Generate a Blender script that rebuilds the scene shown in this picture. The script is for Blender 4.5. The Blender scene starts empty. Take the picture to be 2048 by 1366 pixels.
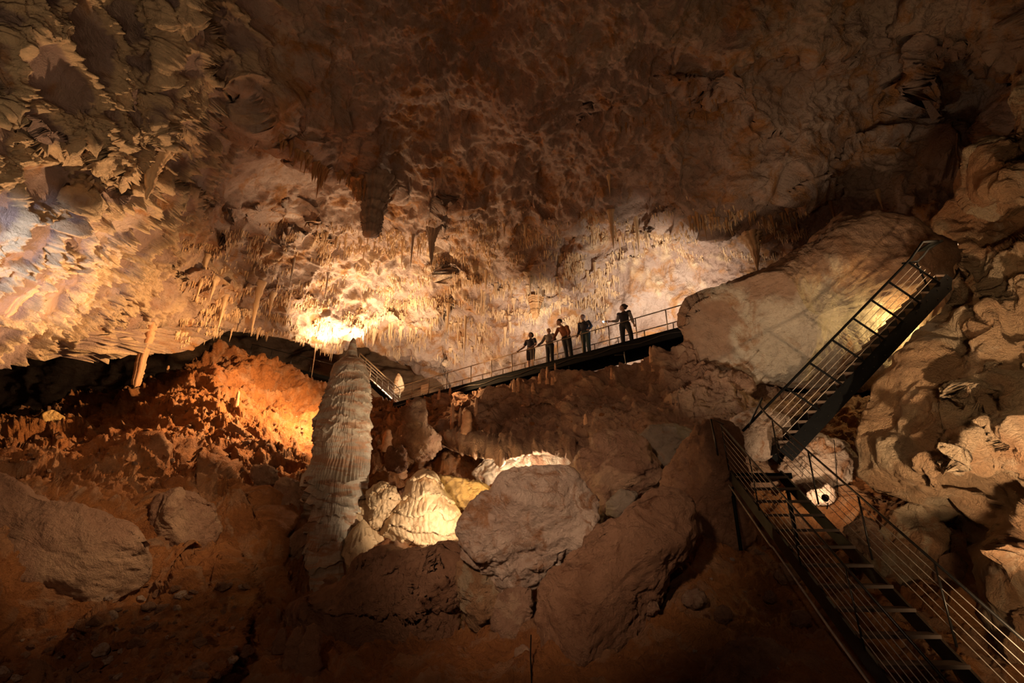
import bpy, bmesh, math, random
import numpy as np
from mathutils import Vector, Matrix
from mathutils.bvhtree import BVHTree
random.seed(7); rng = np.random.RandomState(11)
SC = bpy.context.scene; COL = SC.collection
Q = 1.12                                  # mesh density
# ------------------------------------------------------------ camera
PITCH = math.radians(20.0); F = 1000.0; CAMZ = 1.6
cp, sp_ = math.cos(PITCH), math.sin(PITCH)
cam_d = bpy.data.cameras.new('camera'); cam_d.sensor_width = 36; cam_d.lens = 36*F/2048; cam_d.clip_end = 500
cam = bpy.data.objects.new('camera', cam_d); COL.objects.link(cam)
cam.location = (0, 0, CAMZ); cam.rotation_euler = (math.pi/2+PITCH, 0, 0); SC.camera = cam
def P(px, py, d):                         # a place given by its sight line and its distance into the cave
    xc = (px-1024)/F*d; yc = (683-py)/F*d
    return Vector((xc, d*cp-yc*sp_, CAMZ+d*sp_+yc*cp))
def PN(px, py, d):
    xc = (px-1024)/F*d; yc = (683-py)/F*d
    return np.stack([xc, d*cp-yc*sp_, CAMZ+d*sp_+yc*cp], -1)
CAM = Vector((0, 0, CAMZ))
def proj(v):
    y, z = v[1], v[2]-CAMZ
    d = y*cp+z*sp_; yc = -y*sp_+z*cp
    return 1024+F*v[0]/d, 683-F*yc/d, d
VIEW = Vector((0, cp, sp_)); UPC = Vector((0, -sp_, cp)); XR = Vector((1, 0, 0)); UP = Vector((0, 0, 1))
# ------------------------------------------------------------ noise
_pm = rng.permutation(4096).astype(np.int64)
_gr = rng.normal(size=(4096, 3)); _gr /= np.linalg.norm(_gr, axis=1)[:, None]
_rv = rng.rand(4096, 3)
def _h(ix, iy, iz): return _pm[(_pm[(_pm[ix & 4095]+iy) & 4095]+iz) & 4095]
def perlin(p):
    i = np.floor(p).astype(np.int64); f = p-i
    u = f*f*f*(f*(f*6-15)+10); r = 0
    for dx in (0, 1):
        wx = u[..., 0] if dx else 1-u[..., 0]
        for dy in (0, 1):
            wy = u[..., 1] if dy else 1-u[..., 1]
            for dz in (0, 1):
                wz = u[..., 2] if dz else 1-u[..., 2]
                g = _gr[_h(i[..., 0]+dx, i[..., 1]+dy, i[..., 2]+dz)]
                r = r+wx*wy*wz*((f[..., 0]-dx)*g[..., 0]+(f[..., 1]-dy)*g[..., 1]+(f[..., 2]-dz)*g[..., 2])
    return r*1.6
def fbm(p, s, o=5, g=.5, seed=0):
    r = 0; a = 1
    q = p*s+seed*17.31
    for k in range(o):
        r = r+a*perlin(q); q = q*2.03+5.7; a *= g
    return r
def ridged(p, s, o=5, g=.5, seed=0):
    r = 0; a = 1
    q = p*s+seed*17.31
    for k in range(o):
        r = r+a*(1-np.abs(perlin(q))*2); q = q*2.07+3.1; a *= g
    return r
def worley(p, s, seed=0):
    q = p*s+seed*7.7; i = np.floor(q).astype(np.int64); f = q-i
    f1 = np.full(q.shape[:-1], 9.); f2 = np.full(q.shape[:-1], 9.)
    for dx in (-1, 0, 1):
        for dy in (-1, 0, 1):
            for dz in (-1, 0, 1):
                r = _rv[_h(i[..., 0]+dx, i[..., 1]+dy, i[..., 2]+dz)]
                d = np.sqrt((dx+r[..., 0]-f[..., 0])**2+(dy+r[..., 1]-f[..., 1])**2+(dz+r[..., 2]-f[..., 2])**2)
                f2 = np.where(d < f1, f1, np.minimum(f2, d)); f1 = np.minimum(f1, d)
    return f1, f2
def sstep(a, b, x):
    t = np.clip((x-a)/(b-a), 0, 1); return t*t*(3-2*t)
# ------------------------------------------------------------ scene helpers
def tag(o, label=None, cat=None, group=None, kind=None):
    if label: o['label'] = label
    if cat: o['category'] = cat
    if group: o['group'] = group
    if kind: o['kind'] = kind
    return o
def link(name, me, mat=None, parent=None, loc=None):
    o = bpy.data.objects.new(name, me); COL.objects.link(o)
    if mat is not None and me is not None and not me.materials: me.materials.append(mat)
    if loc is not None: o.location = loc
    if parent: o.parent = parent
    return o
def empty(name, loc):
    o = bpy.data.objects.new(name, None); COL.objects.link(o); o.location = loc; o.empty_display_size = .2
    return o
def np_mesh(name, V, Fq, smooth=True, attrs=None):
    me = bpy.data.meshes.new(name); V = np.ascontiguousarray(V, dtype=np.float32); Fq = np.ascontiguousarray(Fq, dtype=np.int32)
    me.vertices.add(len(V)); me.vertices.foreach_set('co', V.ravel())
    n = Fq.shape[1]; me.loops.add(Fq.size); me.loops.foreach_set('vertex_index', Fq.ravel())
    me.polygons.add(len(Fq)); me.polygons.foreach_set('loop_start', np.arange(0, Fq.size, n, dtype=np.int32))
    me.polygons.foreach_set('loop_total', np.full(len(Fq), n, dtype=np.int32))
    me.polygons.foreach_set('use_smooth', np.full(len(Fq), smooth))
    for k, a in (attrs or {}).items():
        at = me.attributes.new(k, 'FLOAT', 'POINT'); at.data.foreach_set('value', np.ascontiguousarray(a, dtype=np.float32).ravel())
    me.update(calc_edges=True); me.validate(); return me
def gridF(nu, nv, wrapu=False, off=0):
    i = np.arange(nu if wrapu else nu-1); j = np.arange(nv-1)
    I, J = np.meshgrid(i, j, indexing='ij'); I2 = (I+1) % nu
    return np.stack([I*nv+J, I2*nv+J, I2*nv+J+1, I*nv+J+1], -1).reshape(-1, 4)+off
def grid_normals(G):
    du = np.gradient(G, axis=0); dv = np.gradient(G, axis=1)
    n = np.cross(du, dv); n /= np.maximum(np.linalg.norm(n, axis=-1, keepdims=True), 1e-9); return n
def rbf(pts, q):                         # thin plate through scattered control values
    pts = np.array(pts, float); X = pts[:, :2]/500; y = pts[:, 2]; n = len(X)
    def k(r2): return .5*r2*np.log(r2+1e-9)
    D = ((X[:, None]-X[None])**2).sum(-1); A = np.zeros((n+3, n+3))
    A[:n, :n] = k(D)+np.eye(n)*.01; A[:n, n] = 1; A[:n, n+1:] = X; A[n, :n] = 1; A[n+1:, :n] = X.T
    w = np.linalg.solve(A, np.concatenate([y, np.zeros(3)]))
    qs = q.reshape(-1, 2)/500; r = np.full(len(qs), w[n])+qs@w[n+1:]
    for i in range(n): r += w[i]*k(((qs-X[i])**2).sum(-1))
    return r.reshape(q.shape[:-1])
def curve(pts, x):
    a = np.array(pts, float); return np.interp(x, a[:, 0], a[:, 1])
def polydist(poly, X, Y):                # signed distance to an open polyline (positive on its left)
    best = np.full(X.shape, 1e9); sg = np.zeros(X.shape)
    for (x0, y0), (x1, y1) in zip(poly[:-1], poly[1:]):
        dx, dy = x1-x0, y1-y0; L = dx*dx+dy*dy
        t = np.clip(((X-x0)*dx+(Y-y0)*dy)/L, 0, 1)
        d = np.hypot(X-x0-t*dx, Y-y0-t*dy); s = np.sign(dx*(Y-y0)-dy*(X-x0))
        m = d < best; best = np.where(m, d, best); sg = np.where(m, s, sg)
    return best*sg
class MB:                                # collects boxes, bars and tubes into one mesh
    def __init__(s): s.V = []; s.F = []
    def _add(s, V, Fs):
        o = len(s.V); s.V += [tuple(v) for v in V]; s.F += [tuple(i+o for i in f) for f in Fs]
    def box8(s, c):
        s._add(c, [(0, 3, 2, 1), (4, 5, 6, 7), (0, 1, 5, 4), (1, 2, 6, 5), (2, 3, 7, 6), (3, 0, 4, 7)])
    def box(s, o, a, b, c):
        o = Vector(o); s.box8([o, o+a, o+a+b, o+b, o+c, o+a+c, o+a+b+c, o+b+c])
    def beam(s, p, q, w, h, up=UP):
        p = Vector(p); q = Vector(q); d = (q-p).normalized(); x = d.cross(up).normalized(); u = x.cross(d).normalized()
        a = p-x*w/2-u*h/2; s.box(a, x*w, q-p, u*h)
    def tube(s, pts, r, n=8, cap=True):
        pts = [Vector(p) for p in pts]; r = r if isinstance(r, (list, tuple)) else [r]*len(pts)
        ref = None; rings = []
        for i, p in enumerate(pts):
            d = (pts[min(i+1, len(pts)-1)]-pts[max(i-1, 0)]).normalized()
            if ref is None: ref = d.cross(UP if abs(d.z) < .9 else XR).normalized()
            ref = (ref-d*ref.dot(d)).normalized(); b = d.cross(ref)
            rings.append([p+(ref*math.cos(2*math.pi*k/n)+b*math.sin(2*math.pi*k/n))*r[i] for k in range(n)])
        V = [v for g in rings for v in g]; Fs = []
        for i in range(len(pts)-1):
            for k in range(n): Fs.append((i*n+k, i*n+(k+1) % n, (i+1)*n+(k+1) % n, (i+1)*n+k))
        if cap: Fs += [tuple(range(n-1, -1, -1)), tuple(range((len(pts)-1)*n, len(pts)*n))]
        s._add(V, Fs)
    def mesh(s, name, smooth=False, origin=None):
        me = bpy.data.meshes.new(name); V = s.V if origin is None else [tuple(Vector(v)-origin) for v in s.V]
        me.from_pydata(V, [], s.F)
        if smooth: me.polygons.foreach_set('use_smooth', [True]*len(me.polygons))
        me.update(); return me
    def build(s, name, mat, parent=None, smooth=False):
        if parent: return link(name, s.mesh(name, smooth, Vector(parent.location)), mat, parent)
        lo = Vector((sum(v[0] for v in s.V)/len(s.V), sum(v[1] for v in s.V)/len(s.V), min(v[2] for v in s.V)))
        return link(name, s.mesh(name, smooth, lo), mat, None, lo)
# ------------------------------------------------------------ materials
def nodes(name):
    m = bpy.data.materials.new(name); m.use_nodes = True; nt = m.node_tree; nt.nodes.clear()
    out = nt.nodes.new('ShaderNodeOutputMaterial'); b = nt.nodes.new('ShaderNodeBsdfPrincipled')
    nt.links.new(b.outputs[0], out.inputs[0]); return m, nt, b
def N(nt, t, **k):
    n = nt.nodes.new('ShaderNode'+t)
    for a, v in k.items():
        if a in n.inputs.keys() if hasattr(n.inputs, 'keys') else False: n.inputs[a].default_value = v
        else: setattr(n, a, v)
    return n
def noise_n(nt, vec, scale, detail=8, rough=.6, dist=0):
    n = nt.nodes.new('ShaderNodeTexNoise'); n.inputs['Scale'].default_value = scale; n.inputs['Detail'].default_value = detail
    n.inputs['Roughness'].default_value = rough; n.inputs['Distortion'].default_value = dist; nt.links.new(vec, n.inputs['Vector']); return n.outputs['Fac']
def ramp(nt, fac, stops):
    r = nt.nodes.new('ShaderNodeValToRGB'); e = r.color_ramp.elements
    while len(e) < len(stops): e.new(.5)
    for i, (p, c) in enumerate(stops):
        e[i].position = p; e[i].color = (*c, 1) if not isinstance(c, (int, float)) else (c, c, c, 1)
    nt.links.new(fac, r.inputs[0]); return r.outputs[0]
def mixc(nt, fac, a, b, mode='MIX'):
    m = nt.nodes.new('ShaderNodeMix'); m.data_type = 'RGBA'; m.blend_type = mode
    for sock, v in ((m.inputs[0], fac), (m.inputs[6], a), (m.inputs[7], b)):
        if hasattr(v, 'links'): nt.links.new(v, sock)
        elif isinstance(v, (int, float)): sock.default_value = v
        else: sock.default_value = (*v, 1)
    return m.outputs[2]
def rock(name, c1, c2, c3, scale=.35, bump=.5, bscale=3., crust=None, rough=.8, stretch=None, vein=None, spec=.25, c3t=(.55, .68), panel=None):
    m, nt, b = nodes(name); L = nt.links
    tc = nt.nodes.new('ShaderNodeTexCoord'); vec = tc.outputs['Object']
    if stretch:
        mp = nt.nodes.new('ShaderNodeMapping'); mp.inputs['Scale'].default_value = stretch; L.new(vec, mp.inputs[0]); svec = mp.outputs[0]
    else: svec = vec
    f1 = noise_n(nt, svec, scale, 9, .62, .6); col = ramp(nt, f1, [(.36, c1), (.62, c2)])
    f2 = noise_n(nt, svec, scale*2.3, 10, .68, 1.2); col = mixc(nt, ramp(nt, f2, [(c3t[0], 0), (c3t[1], 1)]), col, c3)
    f3 = noise_n(nt, vec, bscale*2.2, 8, .7, .4)
    col = mixc(nt, ramp(nt, f3, [(.3, .38), (.5, 0)]), col, tuple(x*.42 for x in c3))      # small dark specks
    if vein:
        vn = nt.nodes.new('ShaderNodeTexNoise'); vn.noise_type = 'RIDGED_MULTIFRACTAL'; vn.inputs['Scale'].default_value = vein[0]; vn.inputs['Detail'].default_value = 5
        L.new(svec, vn.inputs['Vector']); col = mixc(nt, ramp(nt, vn.outputs['Fac'], [(vein[1], 0), (min(vein[1]+.25, 1), .8)]), col, vein[2])
    if panel:
        pa = nt.nodes.new('ShaderNodeAttribute'); pa.attribute_name = 'panel'; col = mixc(nt, pa.outputs['Fac'], col, mixc(nt, f2, panel, tuple(x*1.5 for x in panel)))
    if crust:
        at = nt.nodes.new('ShaderNodeAttribute'); at.attribute_name = 'crust'
        cn = noise_n(nt, vec, 4, 8, .7); cc = ramp(nt, cn, [(.35, tuple(x*.72 for x in crust)), (.65, crust)])
        col = mixc(nt, at.outputs['Fac'], col, cc)
    L.new(col, b.inputs['Base Color']); b.inputs['Roughness'].default_value = rough; b.inputs['Specular IOR Level'].default_value = spec
    h1 = noise_n(nt, vec, bscale, 12, .68, .3); h2 = noise_n(nt, svec, bscale*4, 8, .7, 1.0)
    mm = nt.nodes.new('ShaderNodeMath'); mm.operation = 'MULTIPLY_ADD'; L.new(h2, mm.inputs[0]); mm.inputs[1].default_value = .35; L.new(h1, mm.inputs[2])
    bp = nt.nodes.new('ShaderNodeBump'); bp.inputs['Strength'].default_value = bump; bp.inputs['Distance'].default_value = .35/bscale*3
    L.new(mm.outputs[0], bp.inputs['Height']); L.new(bp.outputs[0], b.inputs['Normal'])
    return m
def plain(name, c, rough=.6, metal=0, nscale=6, var=.25):
    m, nt, b = nodes(name); tc = nt.nodes.new('ShaderNodeTexCoord')
    f = noise_n(nt, tc.outputs['Object'], nscale, 5, .6); nt.links.new(ramp(nt, f, [(.3, tuple(x*(1-var) for x in c)), (.7, tuple(min(1, x*(1+var)) for x in c))]), b.inputs['Base Color'])
    b.inputs['Roughness'].default_value = rough; b.inputs['Metallic'].default_value = metal; return m
M = {}
M['ceiling'] = rock('ceiling limestone', (.36, .235, .175), (.55, .405, .32), (.42, .2, .075), .22, .85, 2.6, crust=(.8, .57, .35), panel=(.27, .185, .155), vein=(.5, .72, (.3, .16, .08)), c3t=(.5, .62))
M['wall'] = rock('pale wall rock', (.5, .38, .27), (.66, .54, .42), (.5, .29, .13), .3, .35, 2.2, crust=(.62, .4, .2))
M['recess'] = rock('brown banded rock', (.3, .17, .09), (.42, .27, .16), (.2, .1, .05), .4, .6, 1.6, stretch=(.4, 1, 2.5))
M['clay'] = rock('orange clay', (.34, .125, .04), (.53, .22, .07), (.24, .09, .035), .35, 1., 2.6, crust=(.56, .33, .19), rough=.75)
M['rubble'] = rock('brown rubble', (.31, .165, .1), (.46, .28, .18), (.23, .115, .065), .45, .9, 3.2, crust=(.55, .35, .22))
M['rightwall'] = rock('ochre wall rock', (.42, .2, .09), (.6, .38, .21), (.68, .5, .33), .35, 1.1, 3.0, crust=(.66, .48, .3), rough=.65)
M['pale'] = rock('pale boulder rock', (.46, .32, .24), (.68, .53, .41), (.36, .18, .09), .7, .8, 3.0, vein=(.9, .72, (.32, .17, .09)), c3t=(.5, .62))
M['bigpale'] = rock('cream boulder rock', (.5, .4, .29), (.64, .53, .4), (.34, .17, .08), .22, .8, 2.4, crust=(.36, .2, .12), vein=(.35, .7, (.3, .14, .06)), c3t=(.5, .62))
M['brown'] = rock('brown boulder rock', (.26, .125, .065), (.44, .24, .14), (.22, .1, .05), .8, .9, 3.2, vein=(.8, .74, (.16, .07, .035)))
M['grey'] = rock('grey boulder rock', (.2, .16, .12), (.3, .24, .18), (.26, .14, .08), .5, .6, 3.0)
M['yellow'] = rock('ochre boulder rock', (.5, .3, .1), (.62, .42, .18), (.4, .2, .07), .8, .5, 3.0)
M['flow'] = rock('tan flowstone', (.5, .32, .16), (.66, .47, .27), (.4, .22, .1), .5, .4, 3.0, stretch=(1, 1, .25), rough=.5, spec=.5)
M['giant'] = rock('grey tan flowstone', (.32, .25, .17), (.5, .4, .29), (.44, .24, .13), .6, .4, 4.0, stretch=(1, 1, .2), rough=.45, spec=.5)
M['stal'] = rock('tan dripstone', (.5, .32, .17), (.66, .47, .28), (.42, .22, .09), 1.2, .3, 6.0, stretch=(1, 1, .2), rough=.5, spec=.4)
M['stalbrown'] = rock('brown dripstone', (.3, .15, .06), (.42, .23, .1), (.24, .11, .04), 1.2, .3, 6.0, stretch=(1, 1, .2), rough=.5)
M['stalgrey'] = rock('grey dripstone', (.22, .16, .12), (.36, .27, .2), (.17, .1, .06), 1.2, .4, 5.0, stretch=(1, 1, .1), rough=.55)
M['nub'] = rock('orange dripstone', (.44, .22, .11), (.58, .34, .19), (.36, .16, .07), 1.5, .4, 5.0, rough=.6)
M['steel'] = plain('dark galvanised steel', (.09, .08, .07), .38, .9)
M['black'] = plain('black painted steel', (.005, .005, .005), .75, .0)
M['black'].node_tree.nodes['Principled BSDF'].inputs['Specular IOR Level'].default_value = .12
M['brass'] = plain('weathered rail steel', (.3, .22, .14), .45, .7)
M['tread'] = plain('brown plastic tread', (.1, .065, .045), .7)
M['cable'] = plain('wire rope', (.5, .42, .34), .45, .3)
# ------------------------------------------------------------ rock masses
TREES = {}
def reg(key, V, Fq):
    TREES[key] = BVHTree.FromPolygons([tuple(v) for v in V.tolist()], Fq.tolist(), all_triangles=False)
def hit(key, px, py):
    d = (P(px, py, 1)-CAM).normalized(); h = TREES[key].ray_cast(CAM, d); return h[0]
def sheet(name, mat, xs, top, bot, ctrl, disp, nv, curl_top=None, curl_bot=None, kind='structure', mods=None, key=None, attrs=True, label=None, cat=None, loc=None):
    """A rock surface between an upper and a lower edge, carried on behind each edge."""
    x = np.asarray(xs); v = np.linspace(0, 1, nv); yt = curve(top, x); yb = curve(bot, x)
    X = np.repeat(x[:, None], nv, 1); Y = yt[:, None]+(yb-yt)[:, None]*v[None]
    D = rbf(ctrl, np.stack([X, Y], -1)) if callable(getattr(ctrl, '__len__', None)) else ctrl(X, Y)
    D = np.maximum(D, 2.5)
    if mods: D = mods(X, Y, D)
    G = PN(X, Y, D)
    def curl(X, Y, D, spec):
        n, depth, dz = spec; t = (np.arange(1, n+1)/n)[None, :]
        C = PN(X[:, None]+0*t, Y[:, None]+0*t, D[:, None]+0*t)
        C[..., 1] += depth*t**1.3*cp; C[..., 2] += dz*np.sqrt(t) if True else 0
        return C
    if curl_top: G = np.concatenate([curl(X[:, 0], Y[:, 0], D[:, 0], curl_top)[:, ::-1], G], 1)
    if curl_bot: G = np.concatenate([G, curl(X[:, -1], Y[:, -1], D[:, -1], curl_bot)], 1)
    Nn = grid_normals(G); mid = G.mean((0, 1)); Nn *= np.sign((Nn*(np.array([0, 0, CAMZ])-G)).sum(-1).mean())
    dd, cr = disp(G, Nn); G = G+Nn*dd[..., None]
    nu, nw = G.shape[:2]; Fq = gridF(nu, nw); V = G.reshape(-1, 3)
    if key: reg(key, V, Fq)
    a = None
    if isinstance(cr, tuple): a = {'crust': np.clip(cr[0], 0, 1).ravel(), 'panel': np.clip(cr[1], 0, 1).ravel()}
    elif cr is not None: a = {'crust': np.clip(cr, 0, 1).ravel()}
    o = link(name, np_mesh(name, V, Fq, True, a), mat); tag(o, label, cat, kind=kind); return o

# ---- ceiling
ceil_bot = [(-450, 800), (-200, 765), (0, 738), (60, 714), (150, 684), (250, 660), (330, 655), (420, 654), (500, 668), (560, 674), (620, 690), (672, 706), (735, 697), (770, 710), (800, 732), (840, 748), (872, 758), (886, 775), (898, 850), (1100, 830), (1400, 810), (1700, 720), (2000, 600), (2500, 560)]
CEIL = [(-450, -350, 8), (-450, 200, 8.5), (-450, 700, 11), (-200, 0, 10), (-200, 400, 10.5), (0, -200, 11), (0, 0, 11), (0, 120, 11), (0, 300, 12), (0, 450, 12), (0, 600, 14), (0, 750, 16),
        (150, 250, 14), (100, 420, 14), (200, 560, 18), (250, 685, 22), (300, 340, 17), (300, 0, 14), (350, 150, 15.5), (330, 500, 21), (420, 600, 25), (500, 665, 29), (700, 695, 36), (860, 755, 39), (900, 800, 40),
        (450, 300, 21), (500, 400, 25), (600, 520, 29), (700, 640, 34.5), (700, 560, 33), (700, 460, 29.5), (700, 350, 26.5), (700, 200, 22), (700, 0, 18), (700, -350, 13.5),
        (1000, 700, 35), (1000, 600, 34), (1000, 500, 32), (1000, 400, 28), (1000, 200, 22.5), (1000, 0, 18), (1000, -350, 13.5), (1100, 830, 34), (1200, 700, 31), (1200, 600, 31), (1200, 500, 30), (1200, 400, 27),
        (1400, 800, 28), (1400, 600, 28.5), (1400, 510, 28.5), (1400, 400, 25), (1400, 200, 21.5), (1400, 0, 17.5), (1600, 600, 26), (1600, 400, 25), (1700, 200, 22), (1700, 0, 18.5), (1700, -350, 14), (1800, 420, 23), (1900, 250, 23), (2048, 400, 20), (2048, 200, 20), (2048, 0, 18), (2500, 0, 14), (2500, 500, 16), (2500, -350, 12)]
def ledge(X, Y, D, poly, amp, decay, sign=1, w=10, taper=60):
    """A lip: the rock on one side of the line stands proud of the rock on the other."""
    sd = polydist(poly, X, Y)*sign; a = np.array(poly, float); x0, x1 = a[:, 0].min(), a[:, 0].max()
    t = sstep(x0-taper, x0+taper*.3, X)*(1-sstep(x1-taper*.3, x1+taper, X))
    return D-amp*sstep(-w, w, sd)*np.exp(-np.maximum(sd, 0)/decay)*t
def ceil_mods(X, Y, D):
    wob = 14*np.sin(X/23.)+9*np.sin(X/9.1+Y/40.)
    Yw = Y+wob*.7; Xw = X+9*np.sin(Y/17.)
    D = ledge(Xw, Yw, D, [(470, 190), (520, 235), (570, 285), (620, 325), (680, 350), (735, 372)], 2.2, 110, -1)
    D = ledge(Xw, Yw, D, [(735, 372), (790, 385), (860, 410), (930, 420)], .8, 60, -1)
    D = ledge(Xw, Yw, D, [(480, 500), (505, 462), (555, 440), (600, 452), (625, 490)], -1.5, 60, 1, 10, 20)
    D = ledge(Xw, Yw, D, [(640, 485), (720, 478), (800, 470), (880, 478), (960, 470), (1060, 455), (1180, 452), (1270, 470)], .7, 90, -1, 14, 90)
    D = ledge(Xw, Yw, D, [(1320, 462), (1370, 440), (1460, 428), (1530, 440), (1600, 405)], 1.8, 120, -1, 12, 110)
    D = ledge(Xw, Yw, D, [(900, 560), (980, 575), (1040, 590), (1120, 560), (1180, 555), (1240, 520)], 1.3, 70, -1)
    D = ledge(Xw, Yw, D, [(380, 560), (450, 590), (540, 600), (640, 640), (760, 660), (860, 650), (960, 620)], .9, 70, -1)
    D = ledge(Xw, Yw, D, [(410, 0), (420, 110), (440, 190), (400, 250), (330, 290)], 2.0, 150, 1, 12, 40)
    D = ledge(Xw, Yw, D, [(0, 240), (120, 290), (230, 345), (300, 350), (330, 300)], 1.6, 120, -1, 12, 20)
    D = ledge(Xw, Yw, D, [(150, 400), (220, 380), (320, 370), (400, 400), (480, 440)], 1.2, 120, 1, 12, 20)
    D = ledge(Xw, Yw, D, [(1820, 205), (1850, 160), (1900, 135), (1980, 120), (2060, 130)], 2.0, 140, -1, 7, 20)
    D = ledge(Xw, Yw, D, [(1200, 250), (1300, 210), (1420, 200), (1520, 240)], .7, 80, -1)
    D = ledge(Xw, Yw, D, [(1560, 380), (1620, 340), (1740, 300), (1860, 290)], .8, 80, -1)
    D = ledge(Xw, Yw, D, [(1450, 200), (1540, 120), (1680, 90)], .9, 90, -1)
    # smooth niche with the pale wall, low on the right of the far stairs
    D = D+2.2*np.exp(-(((X-830)/60)**2+((Y-738)/16)**2))
    return D
def ceil_disp(G, Nn):
    px, py, d = proj_np(G)
    left = 1-sstep(330, 520, px+(py-350)*.35)               # coral-crusted scallops, left and upper left
    warp = G+np.stack([fbm(G, .4, 3, seed=i+3) for i in range(3)], -1)*.45
    f1, f2 = worley(warp, .62, 2); edge = np.clip(1-(f2-f1)/.22, 0, 1)
    rough = ridged(G, 2.2, 4, .6, 5); rough = rough-rough.mean()
    lowcr = np.clip(sstep(600, 690, py+px*.13)*(px < 560), 0, 1)
    dl = edge*.36*(1+rough*.5)+sstep(.2, .6, edge+lowcr*.3)*rough*.16-(.6-f1)*.28+fbm(G, .28, 4, .5, 1)*.35-.1
    lowcr = np.clip(sstep(600, 690, py+px*.13)*(px < 560), 0, 1)
    cr_l = sstep(.3, .55, edge+.35*rough+lowcr*.3*fbm(G, 1.5, 3, .5, 8))
    big = fbm(G, .13, 4, .5, 2)*1.5
    base = big+fbm(warp, .6, 5, .56, 7)*.34
    rg = ridged(warp*np.array([1, 1, .7]), 1.5, 5, .58, 4)*.13
    knob = sstep(.05, .5, fbm(G, .3, 4, .5, 9)+.15*sstep(300, 480, py)+.05)
    f3, f4 = worley(G*np.array([1, 1, .45]), 1.6, 5)
    stub = np.clip(.55-f3, 0, 1)*.9*knob
    calm = np.exp(-(((px-560)/190)**2+((py-370)/110)**2))+np.exp(-(((px-1330)/150)**2+((py-600)/120)**2))+.8*np.exp(-(((px-950)/90)**2+((py-680)/60)**2))
    amp = 1-.75*np.clip(calm, 0, 1)
    dr = base*(.4+.6*amp)+(rg+stub)*amp-.1
    dd = left*dl+(1-left)*dr
    edgefade = 1
    cr = left*cr_l+(1-left)*np.clip(stub*2.2*sstep(430, 520, py), 0, 1)
    dd = dd*np.clip(d/16, .55, 1.15)
    ef = np.ones(G.shape[1]); nb_ = 14; m_ = G.shape[1]-nb_; ef[m_-14:m_] = np.linspace(1, .6, 14); ef[m_:] = .5; dd = (dd-left*(1-ef)[None]*.0)*ef[None]
    return dd*edgefade, (cr, left*sstep(-.1, .3, fbm(G, .5, 3, .5, 71)+.35))
def proj_np(G):
    y = G[..., 1]; z = G[..., 2]-CAMZ; d = y*cp+z*sp_; yc = -y*sp_+z*cp
    return 1024+F*G[..., 0]/d, 683-F*yc/d, d
nx = int(1150*Q)
sheet('ceiling', M['ceiling'], np.linspace(-450, 2500, nx), [(-450, -350), (2500, -350)], ceil_bot, CEIL, ceil_disp, int(480*Q), None, (14, 9, 3.5), mods=ceil_mods, key='ceil')
# ---- far recess behind the lip, and the dark void on the left
def rec_disp(G, Nn): 
    return fbm(G, .25, 5, .5, 3)*1.2+ridged(G*np.array([.3, .6, 2.]), .5, 4, .5, 6)*.35, None
sheet('wall_back', M['recess'], np.linspace(-700, 1150, int(340*Q)), [(-700, 520), (1150, 520)], [(-700, 980), (1150, 980)],
      [(-700, 550, 34), (-700, 950, 30), (0, 700, 42), (0, 900, 40), (400, 700, 45), (600, 650, 47), (600, 850, 42), (800, 650, 48), (840, 760, 44), (900, 900, 41), (1150, 600, 46), (1150, 900, 42)], rec_disp, int(120*Q))
# ---- main floor: the orange clay slope on the left and the dark bottom
fl_top = [(-500, 960), (-200, 880), (0, 834), (60, 825), (200, 797), (290, 762), (345, 738), (400, 716), (450, 708), (500, 716), (560, 738), (640, 772), (700, 795), (760, 812), (830, 850), (960, 880), (1300, 900), (1500, 850), (1700, 830), (2500, 900)]
FLOOR = [(-500, 960, 18), (-200, 880, 21), (0, 834, 23), (200, 797, 25), (300, 757, 26), (400, 716, 28), (470, 710, 29), (560, 738, 30), (640, 772, 31), (760, 812, 31), (960, 900, 24), (960, 960, 21), (1150, 960, 20), (1300, 900, 19), (1500, 880, 14),
         (0, 950, 13), (-400, 1100, 9), (200, 960, 14), (350, 900, 18), (450, 950, 17), (600, 950, 17.5), (600, 850, 22), (300, 830, 20), (750, 950, 17), (60, 1250, 8), (300, 1150, 10.5), (420, 1110, 11.5), (500, 1050, 13.5),
         (600, 1200, 11.4), (700, 1200, 11), (700, 1080, 14), (800, 1100, 12.5), (300, 1366, 7.3), (0, 1366, 6.6), (600, 1366, 7.6), (1000, 1366, 7.6), (900, 1200, 10), (1100, 1150, 11.5), (1300, 1100, 12), (1300, 1250, 9.3), (1500, 1366, 7.4), (1500, 1150, 10.3), (1550, 1000, 12.8),
         (1700, 950, 12.8), (1800, 1050, 12), (1800, 1200, 9), (2048, 1366, 6), (2048, 1000, 11), (2500, 1000, 9), (2500, 1500, 4.5), (1000, 1600, 5.2), (0, 1600, 4.8), (-400, 1500, 5)]
def fl_mods(X, Y, D):
    w = 10*np.sin(X/31.)+7*np.sin(X/13.)
    D = ledge(X, Y+w, D, [(300, 1000), (380, 955), (470, 985), (540, 1040)], 1.0, 70, 1, 9, 30)
    D = ledge(X, Y+w, D, [(0, 900), (150, 915), (330, 905), (430, 960)], .7, 60, 1, 9, 40)
    D = ledge(X, Y, D, [(170, 1245), (320, 1200), (410, 1135), (440, 1130), (490, 1240), (480, 1300), (420, 1366)], .9, 200, 1, 10, 40)
    return D
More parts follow.
